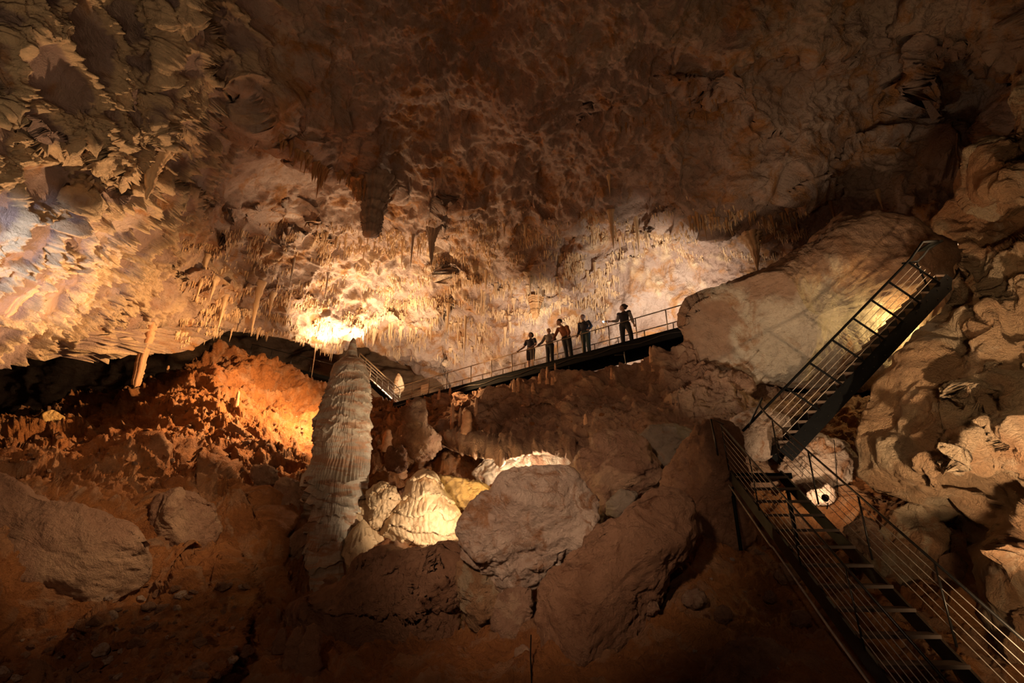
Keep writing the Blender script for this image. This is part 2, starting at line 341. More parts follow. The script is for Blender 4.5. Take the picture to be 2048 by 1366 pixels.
def fl_disp(G, Nn):
    px, py, d = proj_np(G)
    warp = G+np.stack([fbm(G, .5, 3, seed=i+13) for i in range(3)], -1)*.5
    lump = sstep(.0, .5, fbm(G, .35, 4, .5, 21))*sstep(700, 400, np.abs(px-330))
    f1, f2 = worley(warp, 1.5, 11); f3, _ = worley(warp, 4.0, 12)
    dd = fbm(G, .22, 4, .5, 22)*.9+fbm(warp, .8, 5, .6, 23)*.32+lump*(.5-f1)*.45+sstep(.1, .4, fbm(G, .6, 3, .5, 25))*(.45-f3)*.16
    dd += ridged(warp*np.array([1, 1, 1.8]), 1.3, 6, .62, 24)*.13
    debris = sstep(.05, .3, fbm(G, .45, 3, .5, 30)+.3*sstep(1150, 1300, py)*(px < 560))*(px < 900)
    cr = np.clip(sstep(.12, .4, fbm(warp, 1.3, 5, .65, 26))*.5+debris*sstep(.4, .2, f3)*.5, 0, 1)
    dd += debris*sstep(.42, .25, f3)*.09
    return dd*np.clip(d/14, .5, 1.1), cr
sheet('floor', M['clay'], np.linspace(-500, 2500, int(1100*Q)), fl_top, [(-500, 1600), (2500, 1600)], FLOOR, fl_disp, int(420*Q), (10, 14, -3.), None, mods=fl_mods, key='floor')
# ---- the rubble slope that carries the walkway, with the flowstone lip beneath
ms_top = [(560, 838), (700, 826), (760, 818), (800, 824), (850, 818), (900, 795), (960, 778), (1040, 762), (1100, 754), (1160, 748), (1200, 744), (1260, 738), (1300, 726), (1360, 700), (1400, 704), (1480, 750), (1560, 775), (1700, 800), (1900, 820)]
ms_bot = [(560, 900), (740, 905), (800, 900), (840, 902), (880, 892), (915, 905), (950, 915), (985, 918), (1000, 936), (1012, 920), (1060, 908), (1090, 908), (1135, 918), (1170, 950), (1200, 985), (1350, 1000), (1500, 1000), (1700, 980), (1900, 980)]
MID = [(560, 838, 27), (740, 820, 26.6), (800, 824, 26.5), (850, 818, 25.6), (900, 795, 24.8), (960, 778, 23.5), (1040, 762, 22.), (1100, 754, 21.2), (1200, 744, 20), (1260, 738, 19.3), (1300, 726, 18.8), (1360, 702, 18.2), (1480, 750, 17.4), (1560, 775, 16.8), (1700, 800, 16.5), (1900, 820, 15),
       (560, 900, 25), (740, 905, 23), (840, 902, 20.5), (880, 906, 19), (940, 935, 18), (1040, 932, 17.2), (1135, 934, 16.5), (1200, 985, 15.3), (1350, 1000, 14), (1500, 1000, 13), (1700, 980, 13), (1900, 980, 13), (1000, 860, 19.4), (1200, 850, 17.2), (1350, 850, 16), (1050, 890, 18.3)]
def ms_mods(X, Y, D):
    D = ledge(X, Y+8*np.sin(X/17.), D, [(880, 870), (960, 880), (1050, 885), (1140, 900)], .9, 60, 1, 10, 40)
    D = ledge(X, Y+6*np.sin(X/21.), D, [(930, 810), (1010, 800), (1060, 812), (1130, 822)], -.9, 50, 1, 9, 40)
    D = ledge(X, Y, D, [(1060, 870), (1130, 858), (1180, 870)], -.8, 40, 1, 7, 20)
    D = ledge(X, Y, D, [(1380, 780), (1420, 740), (1500, 765)], .7, 60, 1, 7, 20)
    return D
def ms_disp(G, Nn):
    px, py, d = proj_np(G); warp = G+np.stack([fbm(G, .5, 3, seed=i+43) for i in range(3)], -1)*.5
    f1, _ = worley(warp, 1.3, 31); f3, _ = worley(warp, 3.2, 32)
    rocky = sstep(1020, 1120, py*1.0+px*.12) 
    dd = fbm(G, .3, 4, .5, 41)*.5+fbm(warp, .9, 5, .6, 42)*.3+(.5-f3)*.28*sstep(-.1, .3, fbm(G, .5, 3, .5, 44))*(1-rocky)+rocky*ridged(warp, .6, 4, .5, 45)*.22
    dd += ridged(warp*np.array([.8, .8, 2.]), 1.1, 4, .6, 46)*.1
    lip = np.exp(-(((px-1000)/120)**2+((py-908)/30)**2))
    fl = np.sin(px*.55+np.sin(py*.08)*2)*.06+np.sin(px*.23)*.1
    return (dd*(1-lip*.8)+lip*fl)*np.clip(d/18, .6, 1.1), np.clip(sstep(.1, .5, fbm(warp, 1.1, 5, .6, 47))*.7+lip*.9, 0, 1)
slope = sheet('rubble_slope', M['rubble'], np.linspace(560, 1900, int(640*Q)), ms_top, ms_bot, MID, ms_disp, int(200*Q), (12, 9, -1.2), (12, 3.2, 1.6), kind=None, mods=ms_mods, key='mid',
      label='brown rubble slope with stubby stalagmites below the black walkway', cat='rock slope')
# ---- right-hand wall: edge traced, then carried on behind it
rw_edge = [(120, 2046), (150, 2030), (200, 2028), (240, 2030), (270, 2018), (290, 1972), (310, 1938), (350, 1920), (395, 1914), (425, 1888), (440, 1868), (455, 1872), (475, 1905), (498, 1925), (530, 1906), (570, 1893), (620, 1880), (660, 1848), (700, 1818), (735, 1790), (770, 1755), (800, 1735), (850, 1722), (900, 1716), (950, 1718), (985, 1740), (1010, 1800), (1030, 1870), (1060, 1920), (1100, 1935), (1150, 1955), (1200, 1962), (1280, 1968), (1340, 2010), (1400, 2046), (1700, 2200)]
RW = [(2046, 120, 13), (2000, 300, 12.5), (1930, 400, 13), (1900, 550, 12), (1800, 720, 11.5), (1720, 870, 11), (1740, 980, 10.5), (1930, 1100, 9.5), (1965, 1280, 8), (2200, 1700, 5), (2048, 500, 10), (2048, 700, 9), (1900, 800, 9.5), (2048, 900, 8), (1850, 930, 9.5), (2048, 1100, 7.5), (2048, 1300, 6.8), (2500, 120, 9), (2500, 500, 7), (2500, 900, 5.5), (2500, 1300, 5), (2500, 1700, 4)]
def rw_build():
    y = np.linspace(120, 1700, int(620*Q)); n = int(330*Q); x0 = curve(rw_edge, y); s = np.linspace(0, 1, n)
    X = x0[:, None]+(2500-x0)[:, None]*s[None]; Y = np.repeat(y[:, None], n, 1); D = rbf(RW, np.stack([X, Y], -1))
    def bl(cx, cy, rx, ry, a): return a*np.exp(-(((X-cx)/rx)**2+((Y-cy)/ry)**2)**1.6)
    D = D-bl(1990, 340, 60, 70, 1.3)-bl(2040, 230, 14, 60, .6)-bl(1880, 930, 90, 80, .8)-bl(1990, 1150, 60, 120, .7)-bl(2020, 1100, 40, 70, .7)-bl(1850, 760, 60, 80, .5)+bl(1975, 800, 45, 25, .8)+bl(1930, 690, 40, 30, .4)+bl(1900, 1060, 45, 45, 1.0)+bl(2010, 450, 60, 30, .8)-bl(2030, 880, 45, 60, .5)+bl(1960, 985, 80, 22, .5)
    D = ledge(X, Y, D, [(1915, 560), (1985, 650), (1900, 770), (1960, 850), (1880, 900)], .5, 60, -1, 10, 40)
    D = np.maximum(D, 3.5); G = PN(X, Y, D); k = 16; t = (np.arange(k, 0, -1)/k)[None, :, None]
    E = G[:, :1]; sd_ = E-np.array([0, 0, CAMZ]); sd_ /= np.linalg.norm(sd_, axis=-1, keepdims=True); C = E+t**1.4*sd_*3.5+np.array([1.4, 0, 0])*np.sqrt(t)
    G = np.concatenate([C, G], 1); Nn = grid_normals(G); Nn *= np.sign((Nn*(np.array([0, 0, CAMZ])-G)).sum(-1).mean())
    warp = G+np.stack([fbm(G, .7, 3, seed=i+53) for i in range(3)], -1)*.4
    f1, f2 = worley(warp, .9, 51); f3, f4 = worley(warp, 2.2, 52)
    dd = fbm(G, .4, 4, .5, 54)*.5+fbm(warp, 1.2, 5, .55, 55)*.22+(.55-f1)*.5+(.5-f3)*.24+ridged(warp, 1.8, 5, .55, 56)*.07
    cr = sstep(-.1, .35, fbm(warp, .5, 4, .55, 57)+.25*sstep(620, 760, proj_np(G)[1])-.15)
    dd = (dd-dd.mean()-.08)*np.concatenate([np.full(k, .35), .35+.65*sstep(0, .25, s)])[None]
    G = G+Nn*dd[..., None]; Fq = gridF(*G.shape[:2]); V = G.reshape(-1, 3); reg('rw', V, Fq)
    tag(link('wall_right', np_mesh('wall_right', V, Fq, True, {'crust': cr.ravel()}), M['rightwall']), kind='structure')
rw_build()
# ------------------------------------------------------------ loose blocks
def boulder(name, label, cat, poly, d, bulge, mat, seed, nb=.1, p=2.4, dents=(), back=None, res=1., center=None, ridgey=.05, crust=None, group=None, fn=None, tilt=(0, 0), facets=14, crfn=None):
    """A closed rock: its outline at distance d, rounded forward by `bulge` and backward by `back`."""
    a = np.array(poly, float); c = np.array(center if center else a.mean(0)); nth = int(220*res*Q); ns = int(70*res*Q)
    th = np.linspace(0, 2*math.pi, nth, endpoint=False); R = np.zeros(nth)
    for i in range(len(a)):
        p0 = a[i]-c; e = a[(i+1) % len(a)]-c-p0
        ct, st = np.cos(th), np.sin(th); den = ct*e[1]-st*e[0]; den = np.where(np.abs(den) < 1e-9, 1e-9, den)
        r = (p0[0]*e[1]-p0[1]*e[0])/den; s = np.where(np.abs(e[0]) > np.abs(e[1]), (r*ct-p0[0])/(e[0] or 1e-9), (r*st-p0[1])/(e[1] or 1e-9))
        ok = (r > 0) & (s >= -1e-6) & (s <= 1+1e-6); R = np.where(ok, np.maximum(R, r), R)
    kern = np.array([1, 2, 3, 2, 1])/9.; R = np.convolve(np.concatenate([R[-2:], R, R[:2]]), kern, 'valid')
    back = back or bulge
    q = np.linspace(0, math.pi, ns); rad = np.sin(q)**(2/p); ax = np.cos(q); zz = np.sign(ax)*np.abs(ax)**(2/p)
    X = c[0]+np.outer(R*np.cos(th), rad); Y = c[1]+np.outer(R*np.sin(th), rad)
    D0 = d+tilt[0]*(X-c[0])/100+tilt[1]*(Y-c[1])/100
    X2, Y2 = (X-1024)/F, (683-Y)/F
    off = np.where(zz > 0, -bulge*zz, -back*zz)[None, :]+0*X
    front = np.clip(zz, 0, 1)[None, :]**.5
    for (x, y, am, r) in dents: off = off-am*np.exp(-(((X-x)**2+(Y-y)**2)/r**2))*front
    G = np.stack([X2*D0, D0*cp-Y2*D0*sp_, CAMZ+D0*sp_+Y2*D0*cp], -1)
    # thickness runs along the block's own sight axis
    vd = np.array(P(c[0], c[1], 1)-CAM); vd /= np.linalg.norm(vd); G = G+off[..., None]*vd
    rs = np.random.RandomState(seed); cc = G.mean((0, 1)); sz = R.mean()/F*d
    rt, dn_ = np.array(XR), np.array(UPC)
    for k in range(facets):
        a1 = rs.uniform(0, 2*math.pi); el_ = rs.uniform(.15, 1.25); nn = -vd*math.cos(el_)+(rt*math.cos(a1)+dn_*math.sin(a1))*math.sin(el_)
        pr = (G-cc)@nn; hmx = pr.max(); hh = hmx*rs.uniform(.72, .93) if el_ < .9 else hmx*rs.uniform(.9, .97); ex = np.clip(pr-hh, 0, None); G = G-ex[..., None]*nn*.92
    if fn: G = fn(G, X, Y)
    Nn = grid_normals(G); ctr = G.mean((0, 1)); Nn *= np.sign((Nn*(G-ctr)).sum(-1).mean())
    size = R.mean()/F*d; S = 1/size; warp = G+np.stack([fbm(G, .8*S, 3, seed=seed+i) for i in range(3)], -1)*.25*size
    f1, f2 = worley(warp, 1.1*S, seed)
    dd = (fbm(warp, 1.1*S, 7, .58, seed+4)*nb+(f2-f1-.3)*-nb*.35+ridged(warp, 1.7*S, 5, .55, seed+6)*ridgey)*size
    G = G+Nn*(dd*np.clip(rad, .0, 1)[None, :]**.3)[..., None]
    V = G.reshape(-1, 3); o = Vector(ctr); low = V[:, 2].min(); o.z = float(low)
    cr = (sstep(.0, .4, fbm(warp, 1.2*S, 5, .6, seed+9)) if crfn is None else crfn(X, Y, fbm(warp, 1.2*S, 5, .6, seed+9))).ravel()
    Fq = gridF(nth, ns, True)
    ob = link(name, np_mesh(name, V-np.array(o), Fq, True, {'crust': cr}), mat, None, o); tag(ob, label, cat, group)
    return ob, V, Fq
BIG, bV, bF = boulder('boulder', 'huge cream boulder slab wedged between the walkway end and the steep upper stairs', 'boulder',
    [(1362, 645), (1372, 615), (1420, 592), (1500, 560), (1560, 532), (1620, 492), (1675, 446), (1695, 426), (1750, 428), (1810, 446), (1870, 472), (1910, 500), (1915, 600), (1900, 700), (1860, 748), (1780, 768), (1700, 772), (1620, 768), (1530, 766), (1450, 752), (1402, 736), (1378, 708), (1366, 675)],
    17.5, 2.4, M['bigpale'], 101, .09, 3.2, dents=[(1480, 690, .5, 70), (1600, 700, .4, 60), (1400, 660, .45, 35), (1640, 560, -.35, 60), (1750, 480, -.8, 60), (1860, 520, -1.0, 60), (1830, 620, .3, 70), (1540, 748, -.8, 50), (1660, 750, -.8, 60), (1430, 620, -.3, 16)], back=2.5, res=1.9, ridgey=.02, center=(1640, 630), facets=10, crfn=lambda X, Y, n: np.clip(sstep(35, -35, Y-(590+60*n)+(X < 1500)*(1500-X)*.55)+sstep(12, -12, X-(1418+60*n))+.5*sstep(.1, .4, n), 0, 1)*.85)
reg('big', bV, bF)
boulder('boulder', 'rounded pale beige boulder in the centre foreground, leaning on the brown slab', 'boulder',
    [(925, 1085), (934, 1040), (965, 1005), (985, 985), (1000, 955), (1030, 936), (1075, 932), (1130, 942), (1168, 965), (1190, 985), (1200, 1012), (1184, 1045), (1186, 1070), (1150, 1105), (1110, 1135), (1068, 1165), (1030, 1178), (1005, 1175), (985, 1166), (950, 1132), (930, 1110)],
    9.6, .95, M['pale'], 120, .13, 3., dents=[(1000, 1030, .15, 50), (1100, 1000, .15, 60), (1070, 975, -.12, 30), (960, 1120, .12, 40)], res=1.5, ridgey=.03)
boulder('boulder', 'long dark brown slab lying below and right of the pale beige boulder', 'boulder',
    [(1062, 1182), (1085, 1155), (1130, 1120), (1190, 1072), (1240, 1036), (1275, 1005), (1300, 990), (1345, 985), (1385, 1015), (1396, 1060), (1380, 1100), (1345, 1150), (1310, 1205), (1290, 1260), (1262, 1300), (1240, 1340), (1200, 1400), (1165, 1400), (1140, 1350), (1105, 1310), (1075, 1280), (1064, 1235)],
    8.8, .8, M['brown'], 140, .12, 3.2, res=1.5, dents=[(1330, 1010, .25, 40), (1150, 1300, .2, 50)], ridgey=.03, tilt=(.35, 0))
boulder('boulder', 'craggy tan boulder with a pointed top behind the pale beige boulder', 'boulder',
    [(1125, 955), (1165, 915), (1190, 885), (1215, 862), (1235, 868), (1262, 858), (1285, 885), (1310, 935), (1330, 965), (1300, 985), (1250, 1000), (1215, 1020), (1190, 1040), (1150, 1010)],
    13.3, 1.1, M['rubble'], 160, .15, 2.6, res=1.1, ridgey=.06)
boulder('boulder', 'tall rounded brown boulder just left of the top of the lower stairs', 'boulder',
    [(1324, 965), (1335, 935), (1362, 895), (1395, 862), (1430, 838), (1462, 850), (1478, 900), (1492, 980), (1500, 1060), (1480, 1130), (1420, 1100), (1395, 1050), (1345, 1010)],
    11.6, 1.0, M['brown'], 180, .1, 2.8, res=1.2, ridgey=.05)
boulder('boulder', 'dark grey rounded rock in shadow right of the craggy tan boulder', 'boulder',
    [(1270, 880), (1300, 855), (1350, 850), (1385, 870), (1380, 910), (1330, 950), (1290, 930)], 15, 1., M['grey'], 190, .1)
boulder('boulder', 'small smooth oval rock in the dark gap right of the pale beige boulder', 'boulder',
    [(1215, 1005), (1240, 980), (1275, 985), (1268, 1015), (1235, 1035), (1212, 1030)], 12.2, .4, M['grey'], 195, .08, res=.5)
boulder('boulder', 'small dark stone under the oval rock beside the brown slab', 'boulder',
    [(1188, 1050), (1205, 1025), (1222, 1040), (1215, 1062), (1195, 1072)], 11.2, .3, M['grey'], 198, .1, res=.4)
boulder('boulder', 'orange-tan rock with a hollow, directly beneath the left of the pale beige boulder', 'boulder',
    [(914, 1125), (935, 1122), (960, 1148), (1000, 1172), (1012, 1200), (985, 1232), (960, 1262), (935, 1240), (920, 1190)], 9.5, .55, M['rightwall'], 200, .14, res=.9)
boulder('boulder', 'tan knobbly rock below the pale beige boulder, left of the slab', 'boulder',
    [(985, 1235), (1000, 1195), (1025, 1172), (1055, 1168), (1064, 1220), (1060, 1275), (1040, 1305), (1010, 1305), (990, 1280)], 9.1, .5, M['rubble'], 210, .14, res=.9)
boulder('boulder', 'smaller round brown rock at the foot of the knobbly tan rock', 'boulder',
    [(1030, 1300), (1045, 1288), (1062, 1300), (1058, 1330), (1040, 1345), (1028, 1330)], 8.2, .3, M['rubble'], 215, .1, res=.4)
boulder('boulder', 'small pebble-like stone wedged under the pale beige boulder', 'boulder', [(1004, 1182), (1016, 1176), (1022, 1188), (1012, 1198), (1002, 1194)], 9.2, .12, M['pale'], 217, .08, res=.3)
boulder('boulder', 'wide smooth slab at the far left, its underside in deep shadow', 'boulder',
    [(-260, 980), (-100, 945), (0, 948), (55, 985), (125, 1015), (200, 1030), (262, 1060), (300, 1120), (305, 1165), (255, 1200), (185, 1228), (80, 1226), (-100, 1236), (-260, 1240)], 9.5, 1.2, M['rubble'], 220, .08, 3.2, res=1.4, ridgey=.02, dents=[(40, 1100, .3, 70), (190, 1110, -.3, 50)])
boulder('boulder', 'streaked reddish block with a tapering foot, right of the wide left slab', 'boulder',
    [(300, 1040), (318, 1000), (350, 985), (385, 990), (428, 1010), (445, 1050), (420, 1090), (375, 1120), (345, 1132), (315, 1130), (302, 1090)], 11.4, .8, M['rubble'], 230, .12, 2.8, res=.9)
boulder('boulder', 'pale angular rock lying on the orange slope above the left slab', 'boulder',
    [(122, 960), (140, 942), (165, 938), (190, 958), (185, 975), (150, 985), (125, 980)], 14, .4, M['pale'], 240, .1, res=.6)
boulder('boulder', 'dark rock leaning beside the pale angular rock on the left slope', 'boulder', [(85, 955), (115, 942), (128, 960), (120, 985), (90, 985)], 14.2, .35, M['grey'], 241, .1, res=.5)
boulder('boulder', 'ochre cap-shaped rock at the shadowed far left edge of the slope', 'boulder', [(74, 840), (82, 825), (105, 820), (132, 836), (118, 848), (98, 856), (78, 862)], 20, .6, M['yellow'], 242, .06, res=.6)
boulder('boulder', 'broken orange lump with dark holes below the dripping pillar in the left gap', 'boulder', [(290, 762), (300, 752), (318, 762), (316, 780), (298, 786), (290, 778)], 24.5, .4, M['clay'], 243, .2, res=.5)
boulder('boulder', 'hooked tan rock lump on the slope left of the giant stalagmite', 'boulder', [(498, 950), (508, 934), (532, 930), (552, 942), (560, 965), (540, 972), (515, 975)], 15.5, .45, M['rubble'], 244, .18, res=.6)
boulder('boulder', 'upright brown block hugging the left foot of the giant stalagmite', 'boulder', [(540, 985), (560, 960), (600, 960), (622, 1000), (620, 1050), (590, 1090), (570, 1080), (548, 1030)], 13.6, .6, M['rubble'], 245, .18, res=.8)
boulder('boulder', 'smooth dark boulder cut by the bottom edge, left of the stair foot', 'boulder', [(1390, 1420), (1420, 1330), (1450, 1295), (1490, 1282), (1540, 1285), (1580, 1315), (1625, 1335), (1650, 1400), (1640, 1480), (1400, 1480)], 6.9, .5, M['brown'], 246, .06, 2.6, res=1)
boulder('boulder', 'beige boulder behind the cable railing at the right of the lower stairs', 'boulder',
    [(1735, 1110), (1762, 1062), (1790, 1030), (1818, 1008), (1850, 1012), (1870, 1038), (1898, 1060), (1900, 1100), (1872, 1140), (1860, 1180), (1845, 1225), (1815, 1215), (1780, 1180), (1745, 1145)], 9.8, .8, M['rightwall'], 247, .12, res=1.1)
boulder('boulder', 'brown rubble lump low between the lower stairs and the beige boulder', 'boulder', [(1680, 1035), (1720, 1030), (1770, 1080), (1800, 1140), (1850, 1200), (1860, 1240), (1820, 1240), (1760, 1190), (1710, 1110)], 10, .45, M['rubble'], 248, .2, res=.8)
boulder('boulder', 'dark rounded rock beneath the beige boulder, right of the lower stairs', 'boulder', [(1880, 1110), (1915, 1105), (1935, 1140), (1930, 1190), (1895, 1215), (1870, 1170)], 9.2, .5, M['brown'], 249, .1, res=.6)
boulder('boulder', 'lamp-lit craggy tan rock seen through the right railing of the lower stairs', 'boulder',
    [(1560, 925), (1578, 900), (1605, 885), (1632, 874), (1662, 878), (1690, 890), (1705, 920), (1704, 955), (1680, 975), (1640, 978), (1605, 985), (1575, 960)], 12.6, .8, M['pale'], 250, .2, res=1, ridgey=.08)
boulder('boulder', 'small bright rock directly beside the little black spotlight', 'boulder', [(1612, 985), (1640, 976), (1652, 968), (1672, 980), (1668, 1000), (1650, 1010), (1625, 1008)], 11.6, .3, M['pale'], 251, .1, res=.6)
boulder('boulder', 'flat tan rock under the landing where the two stairs meet', 'boulder', [(1455, 850), (1480, 828), (1530, 818), (1575, 835), (1600, 855), (1570, 885), (1545, 912), (1480, 925), (1462, 900)], 13.2, .7, M['pale'], 252, .1, res=.9)
boulder('boulder', 'ochre lamp-lit rock with a ragged edge behind the tiered flowstone mound', 'boulder', [(870, 955), (900, 952), (935, 962), (968, 972), (990, 985), (998, 1000), (975, 1012), (935, 1022), (900, 1015)], 14.5, .6, M['yellow'], 253, .17, res=.8)
boulder('boulder', 'rounded ochre boulder perched on top of the right wall near the frame edge', 'boulder',
    [(1918, 395), (1922, 345), (1942, 305), (1985, 277), (2048, 268), (2110, 300), (2120, 420), (2050, 450), (1985, 440), (1940, 425)], 12.2, .9, M['rightwall'], 290, .1, res=1.1)
boulder('boulder', 'narrow knobbly rock cut by the right frame edge, above the rounded ochre boulder', 'boulder',
    [(2026, 220), (2032, 170), (2050, 140), (2100, 130), (2110, 290), (2050, 275), (2034, 250)], 12.0, .6, M['rightwall'], 291, .14, res=.8)
boulder('boulder', 'cream lamp-lit rock inside the low cave above the pale beige boulder', 'boulder',
    [(935, 945), (955, 918), (1000, 905), (1070, 895), (1150, 905), (1180, 935), (1160, 985), (1060, 990), (980, 980)], 19.6, .7, M['bigpale'], 292, .1, res=.8)
for i, (x, y, r, t) in enumerate([(1388, 1200, 24, 'reddish stone on the dark ground right of the brown slab'), (1445, 1230, 20, 'greyish stone on the dark ground, second right of the brown slab'), (1575, 1150, 26, 'craggy stone close under the left stringer of the lower stairs'), (1600, 1240, 22, 'pale-flecked stone on the dark ground left of the stair foot'), (1300, 1215, 20, 'reddish stone touching the right edge of the brown slab'), (1540, 1195, 15, 'small flat stone on the dark ground near the stair stringer')]):
    h = hit('floor', x, y+r*.6); dd = proj(h)[2]
    boulder('rock', t, 'rock', [(x-r, y), (x-r*.6, y-r*.75), (x+r*.1, y-r*.9), (x+r*.8, y-r*.5), (x+r, y+r*.3), (x+r*.3, y+r*.8), (x-r*.5, y+r*.75)], dd-.05, r/F*dd*.8, M['brown'] if i % 2 else M['rubble'], 260+i, .2, res=.35)
# ------------------------------------------------------------ giant stalagmite
def column(name, label, base, top_px, prof, mat, seed, tiers, nth=300, nz=520, crustcol=True, part=None, parent=None, lean=None, flute=.05, group=None, cat='stalagmite'):
    """Upright dripstone: radius profile up a vertical axis, with drapery tiers that overhang."""
    nth = int(nth*Q); nz = int(nz*Q)
    b = np.array(base); H = prof[-1][0]; z = np.linspace(prof[0][0], H, nz); r = curve(prof, z)
    th = np.linspace(0, 2*math.pi, nth, endpoint=False); Z = np.repeat(z[None], nth, 0); T = np.repeat(th[:, None], nz, 1); R = np.repeat(r[None], nth, 0)
    lx, ly = lean or (0, 0); cx = lx*Z; cy = ly*Z
    C = np.stack([np.cos(T), np.sin(T), Z*0], -1)
    q0 = b+np.stack([cx, cy, Z], -1)+C*R[..., None]
    wob = fbm(q0*np.array([1, 1, .5]), 1.1, 4, .5, seed)*.22
    dd = wob*R
    for (zt, amp, h, nfl, fa) in tiers:          # each tier: lower rim height, overhang, height above, flutes, flute depth
        zz = zt+.10*np.sin(T*2+zt*3)+fbm(q0*np.array([1, 1, 0.]), 1.6, 3, .5, seed+3)*.28+.04*np.abs(np.sin(T*nfl*.5+fbm(q0, 1., 2, .5, seed+1)*4))
        up = np.clip((Z-zz)/h, 0, 1); ins = (Z > zz)
        dd = dd+ins*amp*(1-up)**1.6*(.7+.6*sstep(-.4, .4, fbm(q0*np.array([1, 1, .1]), 1.8, 2, .5, seed+7)))
        dd = dd+ins*fa*(np.abs(np.sin(T*nfl+fbm(q0*np.array([1, 1, .2]), 2., 3, .5, seed+2)*3.5)))*(1-up)**.8
    dd = dd+fbm(q0*np.array([1, 1, .35]), 5, 4, .6, seed+5)*.022+(np.abs(np.sin(T*38+fbm(q0, 1.5, 3, .5, seed+6)*5)))*flute*.25*sstep(.0, .3, fbm(q0, 1.1, 3, .5, seed+8)+.1)
    dd = dd*np.clip(R/.3, .1, 1)
    G = b+np.stack([cx, cy, Z], -1)+C*(R+dd)[..., None]
    V = G.reshape(-1, 3); o = Vector(base); crv = sstep(-.05, .35, fbm(q0*np.array([1, 1, .3]), 1.5, 4, .6, seed+9)).ravel()
    ob = link(name, np_mesh(name, V-np.array(o), gridF(nth, nz, True), True, {'crust': crv}), mat, parent, o if parent is None else None)
    if parent is None: tag(ob, label, cat, group)
    return ob
gb = P(648, 1190, 12.0)
prof = [(-.3, .66), (.3, .58), (.75, .53), (1.0, .52), (1.5, .54), (1.9, .58), (2.4, .62), (2.9, .66), (3.3, .67), (3.8, .65), (4.3, .61), (4.8, .56), (5.2, .52), (5.55, .48), (5.76, .42), (5.92, .30), (6.0, .18), (6.12, .14), (6.3, .11), (6.5, .07), (6.58, .02)]
tiers = [(.55, .07, .4, 14, .02), (.98, .03, .35, 24, .04), (1.5, .07, .3, 14, .03), (1.85, .12, .25, 12, .05), (2.12, .12, .28, 13, .05), (2.45, .07, .75, 30, .12), (3.5, .035, .2, 18, .02), (3.72, .04, .15, 20, .03), (4.0, .05, .25, 26, .04), (4.45, .03, .2, 24, .03), (4.7, .04, .18, 26, .035), (5.0, .035, .15, 26, .03), (5.25, .03, .12, 26, .02)]
M['giant2'] = rock('giant stalagmite flowstone', (.27, .205, .14), (.6, .5, .37), (.4, .21, .11), .9, .45, 5.0, stretch=(.5, .5, 2.4), rough=.38, spec=.6, c3t=(.48, .58))
giant = column('giant_stalagmite', 'giant grey-tan stalagmite pillar with tiered drip fringes and a pointed tip', gb, None, prof, M['giant2'], 300, tiers, 420, 760)
# drip skirts that surround its foot
for i, (px, py, dz, hh, rr, lab) in enumerate([(716, 1090, 12.0, 1.25, .28, 'rounded ribbed lobe against the right foot of the giant stalagmite, lower of two'),
        (742, 1075, 12.6, 1.0, .25, 'rounded tan lobe second to the right of the giant stalagmite foot'),
        (728, 1000, 12.9, .9, .33, 'fringed dripstone lobe at mid height against the right of the giant stalagmite'),
        (600, 1100, 12.2, 1.3, .35, 'coral-crusted dripstone mass against the left foot of the giant stalagmite')]):
    b = P(px, py+60, dz); column('dripstone_lobe', lab, b, None, [(-.4, rr*.6), (0, rr*.9), (hh*.35, rr*1.15), (hh*.6, rr*1.1), (hh*.85, rr*.75), (hh, rr*.1)], M['rubble'] if i == 3 else M['flow'], 320+i, [(hh*.25, .05, .3, 9, .05), (hh*.6, .05, .3, 9, .04)], 120, 160, cat='dripstone lobe')
# ------------------------------------------------------------ tiered flowstone mound
def mound_fn(seed, freq=5.2, amp=.24):
    def f(G, X, Y):
        z = G[..., 2]; w = z+fbm(G*np.array([1, 1, .4]), .9, 4, .5, seed)*.35
        s = (w*freq/2) % 1.0; tier = (1-s)**1.5
        vd = (np.array([0, 0, CAMZ])-G); vd /= np.linalg.norm(vd, axis=-1, keepdims=True)
        fl = np.abs(np.sin(G[..., 0]*26+fbm(G, 2, 3, .5, seed+1)*3))*.025
        return G+vd*(tier*amp+fl)[..., None]
    return f
boulder('flowstone_mound', 'bright spotlit tan flowstone mound with rippled tiers, centre of the photo beside the giant stalagmite', 'flowstone mound',
    [(838, 945), (850, 938), (866, 942), (880, 960), (893, 985), (912, 1015), (926, 1045), (922, 1080), (890, 1100), (840, 1100), (795, 1090), (762, 1072), (758, 1040), (785, 1005), (808, 990), (818, 965)],
    13.2, .9, M['flow'], 340, .05, 2.2, res=1.6, center=(850, 1040), fn=mound_fn(341), ridgey=.02, facets=0)
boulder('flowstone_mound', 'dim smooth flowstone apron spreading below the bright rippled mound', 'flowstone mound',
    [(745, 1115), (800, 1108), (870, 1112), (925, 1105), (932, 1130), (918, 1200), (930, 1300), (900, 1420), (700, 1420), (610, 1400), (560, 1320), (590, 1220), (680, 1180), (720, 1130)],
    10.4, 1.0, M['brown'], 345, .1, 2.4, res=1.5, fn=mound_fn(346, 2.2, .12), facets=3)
boulder('flowstone_mound', 'low tan flowstone bulge between the giant stalagmite and the bright mound', 'flowstone mound',
    [(735, 985), (760, 965), (790, 975), (800, 1000), (780, 1030), (755, 1060), (735, 1050)], 12.9, .5, M['flow'], 348, .12, 2.4, res=.8, fn=mound_fn(349, 6, .1), facets=0)
